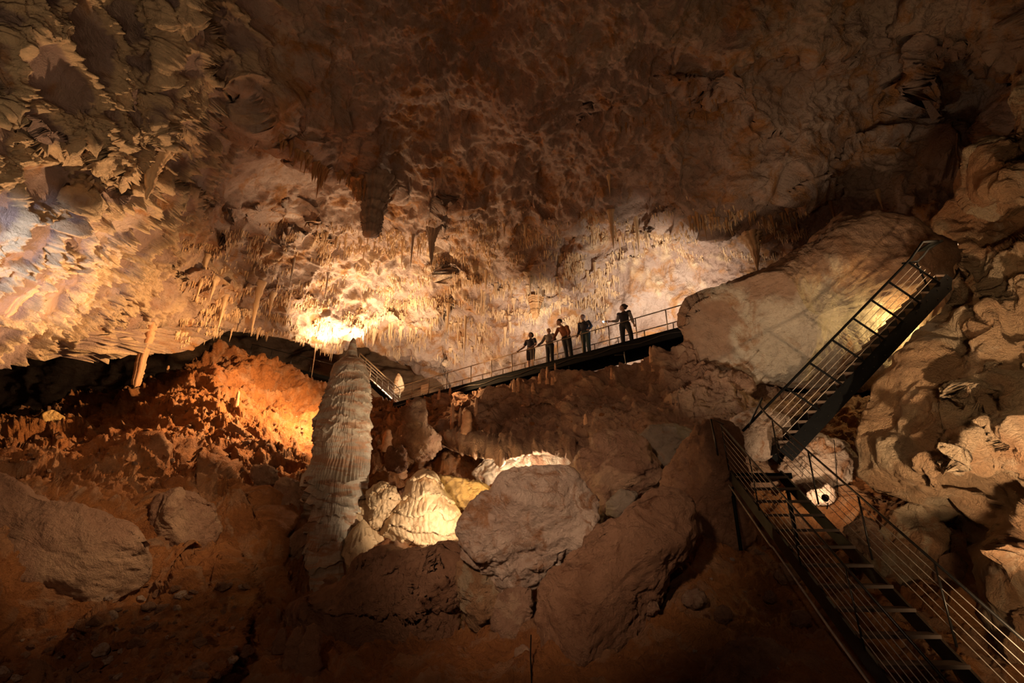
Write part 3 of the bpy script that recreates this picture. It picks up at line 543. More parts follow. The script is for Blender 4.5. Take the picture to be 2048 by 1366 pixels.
# ------------------------------------------------------------ stalactites
def drip_mesh(name, seed, n=10, k=12, sharp=1., kn=.25, lobes=0):
    r_ = np.random.RandomState(seed); t = np.linspace(0, 1, k); th = np.linspace(0, 2*math.pi, n, endpoint=False)
    r = (1-t)**sharp*(.62+.38*np.exp(-t*6))+.04; V = []
    bump = 1+kn*r_.randn(k)*.5; bx = np.cumsum(r_.randn(k))*.012; by = np.cumsum(r_.randn(k))*.012
    for j in range(k):
        for i in range(n):
            rr = r[j]*bump[j]*(1+kn*.5*math.sin(th[i]*3+seed+t[j]*2)+(.22*abs(math.sin(th[i]*lobes*.5+seed)) if lobes else 0))
            V.append((rr*math.cos(th[i])+bx[j]*2, rr*math.sin(th[i])+by[j]*2, -t[j]))
    V.append((bx[-1]*2, by[-1]*2, -1.02)); Fs = []
    for j in range(k-1):
        for i in range(n): Fs.append((j*n+i, (j+1)*n+i, (j+1)*n+(i+1) % n, j*n+(i+1) % n))
    for i in range(n): Fs.append(((k-1)*n+i, len(V)-1, (k-1)*n+(i+1) % n))
    Fs.append(tuple(range(n)))
    me = bpy.data.meshes.new(name); me.from_pydata(V, [], Fs); me.polygons.foreach_set('use_smooth', [True]*len(Fs)); me.update(); return me
SM = {}
for mk in ('stal', 'stalbrown', 'stalgrey'):
    SM[mk] = [drip_mesh('stalactite', 40+i, 10, 14, (1.0, .8, 1.3, .7, 1.1, .9)[i]) for i in range(6)]
    for m_ in SM[mk]: m_.materials.append(M[mk])
count_st = 0
def stalactite(px, py, plen, pwid, label, mk='stal', group=None, name='stalactite', key='ceil', d=None, rs=None):
    """Hangs at the ceiling point seen at (px,py); plen and pwid are its apparent size there."""
    global count_st
    if d is None:
        h = hit(key, px, py)
        if h is None: return None
    else: h = P(px, py, d)
    dd = proj(h)[2]
    if dd > 60: return None
    L = plen/F*dd/(cp*.97); w = pwid/F*dd/2; me = SM[mk][(rs if rs is not None else count_st) % 6]; count_st += 1
    o = link(name, me, None, None, (h.x, h.y, h.z+.12*L)); o.scale = (w*1.3, w*1.3, L*1.12); o.rotation_euler = (0, 0, random.random()*6.28)
    tag(o, label, 'stalactite', group); return o
# the ones that can be told apart
def fluted(px, py, plen, pwid, label, mk, seed, lobes=7, key='ceil', dadd=0, scalelen=1.1, extra=(), sharp=.35, rot=0):
    h = hit(key, px, py); dd = proj(h)[2]+dadd; h = P(px, py, dd); me = drip_mesh('stalactite', seed, 72, 40, sharp, .14, lobes); me.materials.append(M[mk])
    L = plen/F*dd/cp; w = pwid/F*dd/2; o = link('stalactite', me, None, None, (h.x, h.y, h.z+.1*L)); o.scale = (w*1.2, w*1.2, L*scalelen); o.rotation_euler = (0, rot, 0); tag(o, label, 'stalactite'); return o
fluted(756, 372, 112, 56, 'massive dark grey fluted stalactite, the widest one, left of centre of the ceiling', 'stalgrey', 61, 13, dadd=-1.0, sharp=.22)
fluted(866, 462, 72, 20, 'dark grey fluted stalactite right of the massive one, ending in a spike', 'stalgrey', 62, 9, dadd=-.6, sharp=.7)
fluted(716, 372, 34, 34, 'brown ragged stalactite curtain directly left of the massive grey one', 'stalbrown', 63, 9, dadd=-.4, sharp=.6)
fluted(1502, 478, 72, 30, 'pale wide tapering stalactite hanging in front of the back wall near the cream slab', 'stal', 64, 7, dadd=-.5, sharp=.9)
fluted(1070, 600, 40, 26, 'brown stubby stalactite cluster above the left group of visitors', 'stalbrown', 65, 7, dadd=-.3)
fluted(300, 652, 118, 22, 'thick dripping pillar in the dark gap at the left', 'nub', 66, 5, sharp=.12, dadd=.2)
fluted(50, 575, 110, 40, 'long slanting tan dripstone horn at the far left edge', 'nub', 67, 5, sharp=.8, dadd=.5, rot=.25)
fluted(315, 300, 110, 38, 'twisted tan dripstone flange high on the left ceiling', 'stal', 68, 5, sharp=.7, dadd=.4)
for a in [(640, 345, 54, 11, 'single dark brown spike below the diagonal brown fringe', 'stalbrown'), (826, 470, 68, 7, 'thin dark stalactite between the two grey fluted ones', 'stalgrey'),
          (1272, 440, 78, 10, 'long pale stalactite in the middle of the ceiling edge above the guide', 'stal'), (1222, 430, 70, 13, 'knobbly tan stalactite just left of the long pale one', 'stal'),
          (657, 545, 60, 6, 'thin dark crooked straw above and left of the giant stalagmite tip', 'stalgrey'), (632, 690, 68, 4, 'long thin white straw hanging left of the giant stalagmite', 'stal'), (618, 700, 52, 3, 'faint thin straw beside the long white one', 'stal'),
          (520, 575, 94, 17, 'long orange carrot-shaped stalactite left of the bright ledge', 'stal'), (545, 590, 40, 12, 'short plump orange stalactite beside the long carrot-shaped one', 'stal'),
          (450, 600, 74, 13, 'tan leaning stalactite at the left end of the bright fringe', 'stal'), (412, 520, 82, 13, 'slender tan stalactite on the left ledge above the dark gap', 'stal'), (430, 560, 44, 14, 'blunt tan stalactite under the left ledge', 'stal'),
          (26, 738, 38, 7, 'stubby straw hanging at the extreme left over the dark gap', 'stal'), (355, 668, 30, 8, 'short pale stalactite over the dark gap, right of the dripping pillar', 'stal'), (366, 668, 22, 6, 'tiny pale stalactite touching the short one over the dark gap', 'stal'),
          (931, 632, 98, 6, 'very long thin tan straw right of the lit far alcove', 'stal'), (897, 615, 60, 8, 'tapering tan straw left of the very long one', 'stal'), (749, 662, 30, 11, 'bright white fang under the glowing ledge', 'stal'), (1008, 450, 28, 8, 'lone short pale stalactite high in the centre of the ceiling', 'stal'), (1052, 450, 32, 10, 'lone wedge of pale dripstone right of the lone short one', 'stal'),
          (588, 520, 60, 6, 'dark splinter hanging beneath the brown niche', 'stalgrey'), (1755, 385, 36, 10, 'single tan stalactite on the dark ceiling above the cream slab', 'stal'), (1218, 352, 44, 9, 'thin pale stalactite in the upper middle of the ceiling', 'stal'), (1660, 405, 40, 8, 'faint stalactite on the dark ceiling left of the slab top', 'stalbrown')]:
    stalactite(*a[:4], a[4], a[5])
# fringes of look-alikes
def fringe(poly, n, lr, wr, label, group, mk='stal', jit=12, bias=0):
    a = np.array(poly, float); seg = np.hypot(*np.diff(a, axis=0).T); cum = np.concatenate([[0], np.cumsum(seg)])
    for i in range(n):
        s = random.random()*cum[-1]; x = np.interp(s, cum, a[:, 0]); y = np.interp(s, cum, a[:, 1])+random.gauss(0, jit)+bias
        x += random.uniform(-4, 4); L = lr[0]+(lr[1]-lr[0])*random.random()**2.2
        stalactite(x, y, L, wr[0]+(wr[1]-wr[0])*random.random(), label, mk, group)
fringe([(640, 655), (720, 660), (800, 655), (880, 650), (950, 640)], 36, (10, 34), (4, 8), 'small bright stalactite on the glowing ledge above the giant stalagmite', 'stalactites on the glowing ledge', jit=9)
fringe([(560, 275), (600, 310), (640, 335), (700, 355), (740, 368)], 56, (14, 44), (6, 13), 'brown stalactite in the diagonal fringe high on the left of the ceiling', 'stalactites of the diagonal brown fringe', 'stalbrown', 6)
fringe([(640, 480), (700, 482), (780, 476), (860, 478)], 34, (14, 38), (4, 8), 'slim golden stalactite in the row beneath the massive grey one', 'golden stalactites beneath the massive grey one', jit=9)
fringe([(1360, 442), (1420, 432), (1480, 428), (1540, 436), (1590, 428)], 46, (12, 46), (4, 8), 'stalactite in the shadowed fringe above the cream slab', 'stalactites in the shadowed fringe', 'stalbrown', 8)
fringe([(960, 570), (1040, 585), (1110, 560), (1180, 545), (1230, 530)], 40, (10, 52), (4, 9), 'orange stalactite in the patch above the visitors', 'orange stalactites above the visitors', jit=16)
fringe([(1180, 450), (1240, 470), (1300, 478)], 16, (10, 40), (4, 8), 'pale stalactite in the group around the long pale one', 'pale stalactites of the middle edge', jit=10)
fringe([(880, 690), (930, 690), (1000, 640), (1050, 630)], 18, (10, 44), (3, 8), 'tan straw on the smooth wall behind the walkway end', 'straws over the smooth wall')
fringe([(1240, 255), (1330, 235), (1430, 215), (1520, 225)], 22, (8, 26), (3, 6), 'dim stalactite of the faint rows high on the right ceiling', 'faint rows high on the right', 'stalbrown', 12)
fringe([(340, 675), (420, 664), (480, 664), (560, 672)], 12, (8, 26), (4, 8), 'short stalactite on the lip above the dark gap', 'stalactites above the dark gap', jit=3, bias=-5)
# countless soda straws: one crust
def straws(n):
    Vs = []; Fs = []; k = 0; done = 0
    while done < n:
        k += 1
        if k > n*8: break
        x = random.uniform(360, 1620); y = random.uniform(380, 720)
        d1 = float(np.exp(-((y-(625-.05*(x-700)))/60)**2))*(x < 1240)+.7*math.exp(-((y-490)/36)**2)+.6*math.exp(-(((x-1090)/170)**2+((y-560)/60)**2))+.5*math.exp(-(((x-1480)/140)**2+((y-450)/28)**2))
        nz = float(perlin(np.array([[x/45., y/22., 3.]]))[0])
        if random.random() > d1*(.1+2.2*nz) or (x > 1240 and y > 520): continue
        h = hit('ceil', x, y)
        if h is None: continue
        dd = proj(h)[2]
        if dd > 60: continue
        L = random.uniform(3, 13)*(1 if random.random() > .1 else 1.9)/F*dd; w = random.uniform(.8, 2.2)/F*dd; a0 = random.random()*6; dx = random.gauss(0, .03)*L; dy = random.gauss(0, .03)*L
        o = len(Vs)
        for j in range(5): t = a0+j*1.2566; Vs.append((h.x+w*math.cos(t), h.y+w*math.sin(t), h.z+.25*L))
        for j in range(5): t = a0+j*1.2566; Vs.append((h.x+w*.55*math.cos(t), h.y+w*.55*math.sin(t), h.z-.4*L))
        Vs.append((h.x+dx, h.y+dy, h.z-L))
        for j in range(5):
            Fs.append((o+j, o+5+j, o+5+(j+1) % 5, o+(j+1) % 5)); Fs.append((o+5+j, o+10, o+5+(j+1) % 5))
        done += 1
    print('straws', done)
    me = bpy.data.meshes.new('straw_crust'); me.from_pydata(Vs, [], Fs); me.polygons.foreach_set('use_smooth', [True]*len(Fs)); me.update()
    o = link('straw_crust', me, M['stal']); tag(o, 'countless tiny tan soda straws crusting the ceiling over the walkway', 'soda straws', kind='stuff')
straws(6500)
# ------------------------------------------------------------ stalagmite nubs on the rubble slope
def nub(px, py, hpx, wpx, label, group=None, key='mid', mk='nub', seed=0, name='stalagmite', round_=.55):
    h = hit(key, px, py)
    if h is None: return
    dd = proj(h)[2]; H = hpx/F*dd/cp; w = wpx/F*dd/2
    k = 16; n = 14; t = np.linspace(0, 1, k); r = np.where(t < .8, 1.05-.5*t, .65*np.sqrt(np.clip(1-((t-.8)/.2)**2, 0, 1))*round_**.2)+.0
    V = []; rr_ = random.Random(seed+int(px))
    for j in range(k):
        ox = rr_.gauss(0, .04); oy = rr_.gauss(0, .04); rr = r[j]*(1+.1*rr_.gauss(0, 1))
        for i in range(n): a = i*2*math.pi/n; V.append(((rr*math.cos(a)+ox)*w, (rr*math.sin(a)+oy)*w, (t[j]*1.1-.1)*H))
    Fs = [(j*n+i, j*n+(i+1) % n, (j+1)*n+(i+1) % n, (j+1)*n+i) for j in range(k-1) for i in range(n)]; Fs += [tuple(range((k-1)*n, k*n)), tuple(range(n-1, -1, -1))]
    me = bpy.data.meshes.new(name); me.from_pydata(V, [], Fs); me.polygons.foreach_set('use_smooth', [True]*len(Fs)); me.update()
    o = link(name, me, M[mk], None, h); tag(o, label, 'stalagmite', group)
for a in [(1303, 722, 30, 9, 'slim tallest stalagmite standing against the right end of the black walkway'), (1286, 740, 20, 8, 'short stalagmite just left of the slim tallest one near the walkway end'), (1306, 742, 16, 8, 'stump at the foot of the slim tallest stalagmite'),
          (1095, 765, 32, 8, 'upright orange finger, the left of the tight group of four on the slope crest'), (1111, 760, 34, 6, 'thin pointed finger, the right and tallest of the tight group of four on the crest'), (1105, 768, 22, 8, 'short fat finger in front of the pointed one on the slope crest'), (1080, 766, 20, 9, 'blunt finger at the left back of the tight group on the slope crest'),
          (1224, 757, 22, 8, 'lone whitish stalagmite on the slope below the walkway support post'), (1012, 767, 24, 6, 'lone thin finger on the crest left of the paired fat ones'), (1028, 782, 24, 9, 'fat orange finger, left of the close pair under the walkway'), (1036, 782, 26, 9, 'fat orange finger, right of the close pair under the walkway'), (1066, 782, 16, 9, 'small stump right of the close pair under the walkway'),
          (948, 772, 18, 5, 'small thin finger on the crest near the walkway sign end'), (878, 798, 20, 7, 'stub at the low left end of the slope crest'), (900, 790, 14, 7, 'second stub from the low left end of the slope crest'),
          (1048, 812, 18, 12, 'grey fat stump alone in the hollow of the rubble slope'), (904, 856, 50, 10, 'tall thin stalagmite on the left part of the rubble slope'), (952, 830, 34, 9, 'lanky stalagmite right of the broad domed one'), (920, 850, 34, 8, 'dark stalagmite touching the broad domed one'), (933, 866, 46, 26, 'broad domed dark stalagmite on the rubble slope'),
          (1172, 848, 20, 10, 'pale upright stub on the slope above the craggy tan boulder'), (880, 896, 24, 8, 'orange-lit finger just above the flowstone curtain lip')]:
    nub(*a[:5])
for a in [(586, 1330, 85, 36, 'thick pointed stalagmite near the bottom edge below the giant one'), (560, 1300, 50, 26, 'round-topped stump left of the thick pointed stalagmite at the bottom'), (615, 1345, 110, 40, 'broad stalagmite stump at the bottom directly under the giant pillar'), (655, 1220, 80, 40, 'smooth stump in front of the giant pillar foot'), (792, 1215, 34, 14, 'small pale stub on the flowstone apron'), (472, 812, 30, 9, 'stub of dripstone upright on the orange slope'), (320, 742, 16, 8, 'short stub on the crest of the orange slope, left'), (334, 745, 14, 7, 'second short stub on the left crest of the orange slope'),
          (800, 955, 42, 30, 'flat-topped brown stalagmite stump left of the bright mound'), (773, 900, 40, 24, 'dark pointed stalagmite right of the giant pillar')]:
    nub(*a[:2], a[2]*(.75 if a[1] > 1210 else 1), a[3]*(1.25 if a[1] > 1210 else 1), a[4], key='floor', mk='brown' if a[1] > 1210 else 'nub')
boulder('stalagmite', 'dark forked stalagmite rising in front of the walkway sign', 'stalagmite',
    [(818, 812), (822, 796), (832, 788), (843, 790), (850, 806), (855, 850), (872, 868), (886, 875), (888, 902), (860, 922), (822, 915), (810, 880), (812, 840)], 17.5, .35, M['rubble'], 380, .14, res=.8, center=(840, 870))
boulder('stalagmite', 'low dark jagged stalagmite at the left of the forked one', 'stalagmite', [(770, 910), (780, 893), (790, 900), (800, 890), (812, 905), (815, 935), (795, 945), (772, 935)], 16.5, .35, M['brown'], 381, .16, res=.6)
nb_far = boulder('stalagmite', 'pale cone-shaped stalagmite glowing behind the far stair railing', 'stalagmite', [(786, 780), (790, 760), (797, 744), (804, 758), (808, 778), (800, 788), (790, 788)], 36, .4, M['stal'], 382, .08, res=.5)
# ------------------------------------------------------------ walkway
def root(name, loc, label, cat, group=None): o = empty(name, loc); tag(o, label, cat, group); return o
A = P(786, 806, 28.0); B = P(1385, 647, 18.6)
WDIR = (B-A); WL = WDIR.length; WDIR.normalize(); WPERP = Vector((-WDIR.y, WDIR.x, 0)).normalized()
if WPERP.y < 0: WPERP = -WPERP
WW = 1.5; RH = .86
def wk(t, off=0, h=0): return A+WDIR*(t*WL)+WPERP*off+UP*h
def t_at(px, off=0, h=0):
    lo, hi = -.2, 1.3
    for _ in range(40):
        m = (lo+hi)/2
        if proj(wk(m, off, h))[0] < px: lo = m
        else: hi = m
    return lo
W = root('walkway', A, 'long black metal walkway rising across the cave to the cream slab', 'walkway')
m = MB(); m.box(wk(0, 0, -.07), WDIR*WL, WPERP*WW, UP*.07); m.build('deck', M['black'], W)
for off in (0, WW-.08):
    m = MB(); m.box(wk(0, off, -.38), WDIR*WL, WPERP*.08, UP*.36); m.build('beam', M['black'], W)
m = MB()
for i in range(24): m.box(wk((i+.5)/24, .08, -.3), WDIR*.06, WPERP*(WW-.16), UP*.15)
m.build('cross_bearer', M['black'], W)
m = MB(); m.tube([wk(t/40, -.03, -.2-.05*math.sin(t*1.3)) for t in range(41)], .018, 6); m.build('cable', M['steel'], W, True)
hx = t_at(1262, .5, -.3)
m = MB(); m.tube([wk(t_at(1245), .1, -.3), wk(t_at(1247), .1, -1.15)], .03, 8); m.build('support_post', M['steel'], W)
m = MB(); m.tube([wk(t_at(1225), .1, -.42), wk(t_at(1244), .1, -.5), wk(t_at(1247), .1, -.9)], .02, 6); m.build('brace', M['steel'], W)
m = MB(); m.tube([wk(t_at(1135), .1, -.3), wk(t_at(1136), .1, -1.0)], .03, 8); m.build('support_post', M['black'], W)
for off, nm, pxs in ((0.02, 'railing', [824, 858, 894, 942, 983, 1024, 1067, 1115, 1165, 1218, 1272, 1333]), (WW-.02, 'railing', [805, 845, 885, 925, 965, 1006, 1050, 1093, 1142, 1190, 1237, 1290, 1348])):
    R = empty(nm, A); R.parent = W; R.matrix_parent_inverse = Matrix.Identity(4); R.location = (0, 0, 0)
    def ch(mb, name, mat, sm=True): link(name, mb.mesh(name, sm, A), mat, R)
    rail = M['brass']
    m = MB(); m.tube([wk(0, off, RH), wk(1, off, RH)], .024, 8); ch(m, 'top_rail', rail)
    for h in ((.5,) if False else ()): pass
    for x in pxs:
        t = t_at(x, off, .5)
        if -.01 < t < 1: m = MB(); m.tube([wk(t, off, -.02), wk(t, off, RH)], .022, 8); ch(m, 'post', rail)
    m = MB(); tt = t_at(880, off)
    for h in (.17, .34, .51, .68): m.tube([wk(0, off, h), wk(tt, off, h)], .013, 6)
    ch(m, 'wire', M['cable'])
# info board on the deck near its low end
t = t_at(823); S = root('information_board', wk(t, 1.0, 0), 'small white lit information board standing at the low end of the walkway', 'sign')
m = MB(); m.box(wk(t, .9, .45)-WDIR*.3, WDIR*.62, WPERP*.03, UP*.5); link('panel', m.mesh('panel', False, S.location), plain('white board', (.75, .7, .6), .5, 0, 3, .05), S)
m = MB(); m.tube([wk(t, .95, 0)-WDIR*.2, wk(t, .95, .5)-WDIR*.2], .02); m.tube([wk(t, .95, 0)+WDIR*.25, wk(t, .95, .5)+WDIR*.25], .02); link('leg', m.mesh('leg', True, S.location), M['steel'], S)
# ------------------------------------------------------------ far stairs that climb behind the giant stalagmite
def stairs(name, label, L0, L1, wv, nstep, rails, stringer_h, matS, treadmat, tread_t=.05, tread_d=.26, group=None, sides=(0, 1)):
    """L0 to L1 is one stringer line, wv the vector across; rails = (side, height vector, post fractions, wire heights, radius)."""
    T = root(name, L0, label, 'staircase', group); d = (L1-L0); dn = d.normalized(); hz = Vector((d.x, d.y, 0)).normalized(); wn = wv.normalized()
    sn = wn.cross(dn).normalized(); sn = sn if sn.z > 0 else -sn
    def ch(mb, nm, mat, sm=False, par=None): return link(nm, mb.mesh(nm, sm, L0), mat, par or T)
    for s in sides:
        m = MB(); q = L0+wv*s-wn*(.03 if s else 0); m.box(q-sn*stringer_h, d, wn*.04, sn*stringer_h); ch(m, 'stringer', matS)
    for i in range(nstep):
        f = (i+.5)/nstep; c = L0+d*f; m = MB(); m.box(c+wn*.02-hz*tread_d/2-UP*(tread_t+.01), wv*.96, hz*tread_d, UP*tread_t); ch(m, 'tread', treadmat)
    for (s, hv, posts, wires, r, mat) in rails:
        R = empty('railing', (0, 0, 0)); R.parent = T; o = L0+wv*s
        m = MB(); m.tube([o+hv+d*posts[0], o+hv+d*posts[-1]], r, 8); ch(m, 'handrail', mat, True, R)
        for f in posts: m = MB(); m.tube([o+d*f, o+d*f+hv], r*.85, 8); ch(m, 'post', mat, True, R)
        for w_ in wires: m = MB(); m.tube([o+d*posts[0]+hv*w_, o+d*posts[-1]+hv*w_], .006 if r < .03 else .01, 5); ch(m, 'wire', M['cable'], True, R)
    return T
f0 = P(786, 803, 29.3); f1 = P(716, 738, 30)
stairs('staircase', 'far pale stairs with barred railings climbing behind the giant stalagmite', f0, f1, Vector((.1, 1.1, 0)), 9, [(0, UP*1.0, [0, .33, .66, 1], [.2, .4, .6, .8], .03, M['brass']), (1, UP*1.0, [0, .33, .66, 1], [.2, .4, .6, .8], .03, M['brass'])], .25, M['black'], M['brass'])
# far walkway in the recess
g0 = P(500, 714, 37); g1 = P(700, 764, 37); FW = root('walkway', g0, 'far low walkway in the recess left of the giant stalagmite', 'walkway'); dv = g1-g0
m = MB(); m.box(g0-UP*.25, dv, Vector((0, 1.2, 0)), UP*.25); link('deck', m.mesh('deck', False, g0), M['black'], FW)
R = empty('railing', (0, 0, 0)); R.parent = FW
m = MB(); m.tube([g0+UP*1.0, g1+UP*1.0], .02, 6); link('top_rail', m.mesh('top_rail', True, g0), M['steel'], R)
for i in range(6): m = MB(); m.tube([g0+dv*(i/5), g0+dv*(i/5)+UP], .018, 6); link('post', m.mesh('post', True, g0), M['steel'], R)
# ------------------------------------------------------------ steep upper stairs
u0 = P(1560, 900, 12.2); u1 = P(1892, 548, 13.6); UV = (P(1690, 638, 13)-P(1751, 679, 13))
ud = u1-u0; un = ud.normalized(); UVp = UV
US = root('staircase', u0, 'steep dark upper stairs climbing to the right in front of the cream slab', 'staircase')
def uch(mb, nm, mat, sm=False, par=None): return link(nm, mb.mesh(nm, sm, u0), mat, par or US)
back = Vector((.12, .85, 0)); upn = back.normalized().cross(un).normalized(); upn = upn if upn.z > 0 else -upn
for k in (0, 1):
    m = MB(); m.box(u0+back*k-upn*.36, ud, back.normalized()*.04, upn*.36); uch(m, 'stringer', M['black'])
m = MB()
for k in range(30): m.tube([u0+ud*((k+.5)/30)-upn*(.1 if k % 2 else .26)-back.normalized()*.02, u0+ud*((k+.5)/30)-upn*(.1 if k % 2 else .26)], .012, 6)
uch(m, 'bolt_row', M['steel'])
hz = Vector((ud.x, ud.y, 0)).normalized()
for k in range(19):
    c = u0+ud*((k+.6)/19); m = MB(); m.box(c-hz*.17+UP*.02, back, hz*.32, UP*.06); uch(m, 'tread', M['tread'])
    m = MB(); m.box(c-hz*.17-UP*.2+upn*.0, back, hz*.02, UP*.22); uch(m, 'riser', M['black'])
R = empty('railing', (0, 0, 0)); R.parent = US
ov = -back.normalized()*.03
def up_(t, h): return u0+ud*t+UVp*h+ov
fr = lambda px, py: max(0, min(1, ((P(px, py, 12.2+1.4*((px-1560)/332.))-u0).dot(un))/ud.length))
posts = [fr(1640, 822), fr(1671, 755), fr(1716, 723), fr(1751, 679), fr(1790, 645), fr(1826, 607), fr(1867, 567)]
posts = [.21, .345, .475, .6, .71, .82, .945]
m = MB(); pts = [up_(t, 1.04) for t in (-.02, .2, .4, .6, .8, .96)]+[P(1845, 484, 13.6), P(1876, 482, 14)]
m.tube(pts, .032, 10); uch(m, 'handrail', M['black'], True, R)
for t in posts: m = MB(); m.tube([up_(t, -.05), up_(t, 1.04)], .028, 8); uch(m, 'post', M['black'], True, R)
for h in (.2, .36, .52, .68, .84): m = MB(); m.tube([up_(.05, h), up_(.96, h)], .007, 5); uch(m, 'wire', M['cable'], True, R)
m = MB(); m.tube([P(1805, 527, 13.5), P(1835, 523, 13.6), P(1846, 512, 13.8), P(1858, 496, 14), P(1885, 482, 14.2)], .028, 8); m.tube([P(1833, 524, 13.6), P(1856, 576, 13.5)], .026, 8); uch(m, 'top_gate_frame', M['black'], True, R)
m = MB(); m.box(P(1862, 486, 14.), Vector((.45, .1, .12)), Vector((0, .5, 0)), UP*.05); uch(m, 'top_landing', M['black'])
# ------------------------------------------------------------ lower stairs
l0 = P(1460, 941, 10.7); l1 = P(1727, 1293, 6.4); l2 = l0+(l1-l0)*1.4; wv = Vector((1.1, .0, 0))
def lf(px, s):
    lo, hi = -.2, 1.2
    for _ in range(40):
        m = (lo+hi)/2
        if proj(l0+(l2-l0)*m+wv*s)[0] < px: lo = m
        else: hi = m
    return lo
def zof(v): return v
LS = stairs('staircase', 'dark lower stairs with wire-rope railings descending to the bottom right', l0, l2, wv, 14,
    [(-.02, UP*.98-XR*.03, [0., lf(1521, 0), lf(1605, 0), lf(1733, 0), 1.0], [.16, .3, .44, .58, .72, .86], .017, M['steel']),
     (1.08, UP*1.0, [lf(1552, 1), lf(1628, 1), lf(1734, 1), lf(1900, 1), 1.0], [.2, .36, .52, .68, .84], .019, M['steel'])], .22, M['steel'], M['tread'], .045, .24)
m = MB(); m.tube([l0+UP*1.0, P(1422, 838, 10.9), P(1443, 950, 10.9)], .02, 8); link('end_rail', m.mesh('end_rail', True, l0), M['steel'], LS)
m = MB(); q = l0-UP*.3-wv*.06; m.tube([q, q+(l2-l0)*.3-UP*.06, q+(l2-l0)*.32-UP*.02, q+(l2-l0)*.6-UP*.05, q+(l2-l0)*.98], .018, 6); link('cable', m.mesh('cable', True, l0), M['cable'], LS)
m = MB(); e = l0+wv*1.08+(l2-l0)*lf(1552, 1)+UP*1.0; m.tube([e, P(1530, 826, 11.6), P(1520, 812, 12.0), P(1524, 795, 12.2), up_(0, 1.0)], .024, 8); link('curved_rail', m.mesh('curved_rail', True, l0), M['steel'], LS)
# landing where they meet
lc = P(1462, 941, 10.75); LD = root('landing', lc, 'small black landing joining the lower and upper stairs', 'landing')
m = MB(); m.box(lc+Vector((0, .1, -.16)), Vector((1.35, 0, 0)), Vector((0, 1.1, 0)), UP*.12); link('platform', m.mesh('platform', False, lc), M['black'], LD)
for dx in (.05, 1.25): m = MB(); m.tube([lc+Vector((dx, .2, -.16)), lc+Vector((dx, .2, -1.6))], .04, 8); link('leg', m.mesh('leg', True, lc), M['black'], LD)
# ------------------------------------------------------------ little black spotlight
sl = P(1654, 1018, 10.6); SP = root('spotlight', sl, 'little black spotlight on a thin stalk in front of the bright small rock', 'spotlight')
m = MB(); m.tube([sl, P(1656, 1006, 10.6)], .012, 8); link('stalk', m.mesh('stalk', True, sl), M['black'], SP)
m = MB(); c = P(1651, 997, 10.6); ax = (P(1645, 960, 12)-c).normalized(); m.tube([c-ax*.07, c-ax*.05, c+ax*.03, c+ax*.07], [.03, .055, .06, .075], 16); link('lamp_head', m.mesh('lamp_head', True, sl), M['black'], SP)
cb = MB(); cb.tube([P(1668, 880, 12.0), P(1672, 930, 11.9), P(1675, 985, 11.9), P(1679, 1002, 11.9)], .008, 6); o = cb.build('cable', M['black'], None, True); tag(o, 'thin black cable hanging over the lamp-lit craggy rock', 'cable')
cb = MB(); cb.tube([P(1062, 1270, 8.0), P(1061, 1310, 7.6), P(1063, 1366, 7.2), P(1064, 1420, 6.9)], .01, 6); o = cb.build('cable', M['black'], None, True); tag(o, 'thin black cable running down beside the brown slab to the bottom edge', 'cable')
# ------------------------------------------------------------ people
def cloth(name, c, rough=.85): return plain(name, c, rough, 0, 14, .12)
SKIN = plain('skin', (.42, .25, .17), .6, 0, 9, .06); HAIRD = plain('dark hair', (.03, .018, .012), .7); HAIRG = plain('grey hair', (.3, .24, .2), .7)
def remesh(name, parts, voxel, mat, parent, extra_smooth=4):
    """parts: ('cap', p, q, r0, r1) tapered limbs or ('ell', centre, radii, rotZ); fused into one skin."""
    bm = bmesh.new()
    for p in parts:
        if p[0] == 'cap':
            a, b = Vector(p[1]), Vector(p[2]); r0, r1 = p[3], p[4]; d = b-a; L = d.length; ns = max(2, int(L/.04)); sq = p[5] if len(p) > 5 else 1
            u = d.cross(UP if abs(d.normalized().z) < .95 else Vector((0, 1, 0))).normalized(); w = d.normalized().cross(u)
            if sq != 1:
                u = Vector((1, 0, 0)); w = Vector((0, 1, 0))
            rings = []; n = 16; prof_ = [(-r0*.92, .38), (-r0*.6, .8)]
            st = [(-r0*.92/L if L else 0, r0*.38), (-r0*.6/L if L else 0, r0*.8)]+[(i/ns, r0+(r1-r0)*i/ns) for i in range(ns+1)]+[(1+r1*.6/L, r1*.8), (1+r1*.92/L, r1*.38)]
            for t, r in st: c = a+d*t; rings.append([bm.verts.new(c+u*(r*math.cos(2*math.pi*k/n))+w*(r*sq*math.sin(2*math.pi*k/n))) for k in range(n)])
            for g, h in zip(rings[:-1], rings[1:]):
                for k in range(n): bm.faces.new((g[k], g[(k+1) % n], h[(k+1) % n], h[k]))
            bm.faces.new(rings[0][::-1]); bm.faces.new(rings[-1])
        else:
            c, r = Vector(p[1]), p[2]; mt = Matrix.Translation(c) @ (Matrix.Rotation(p[3], 4, 'Z') if len(p) > 3 else Matrix.Identity(4)) @ Matrix.Diagonal((r[0], r[1], r[2], 1))
            bmesh.ops.create_uvsphere(bm, u_segments=20, v_segments=14, radius=1, matrix=mt)
    bmesh.ops.recalc_face_normals(bm, faces=bm.faces); me = bpy.data.meshes.new(name); bm.to_mesh(me); bm.free()
    o = link(name, me, mat); r = o.modifiers.new('r', 'REMESH'); r.mode = 'VOXEL'; r.voxel_size = voxel; s = o.modifiers.new('s', 'SMOOTH'); s.iterations = extra_smooth; s.factor = .5
    dg = bpy.context.evaluated_depsgraph_get(); me2 = bpy.data.meshes.new_from_object(o.evaluated_get(dg)); bpy.data.objects.remove(o)
    me2.name = name; me2.polygons.foreach_set('use_smooth', [True]*len(me2.polygons)); me2.materials.clear(); me2.materials.append(mat)
    return link(name, me2, None, parent)
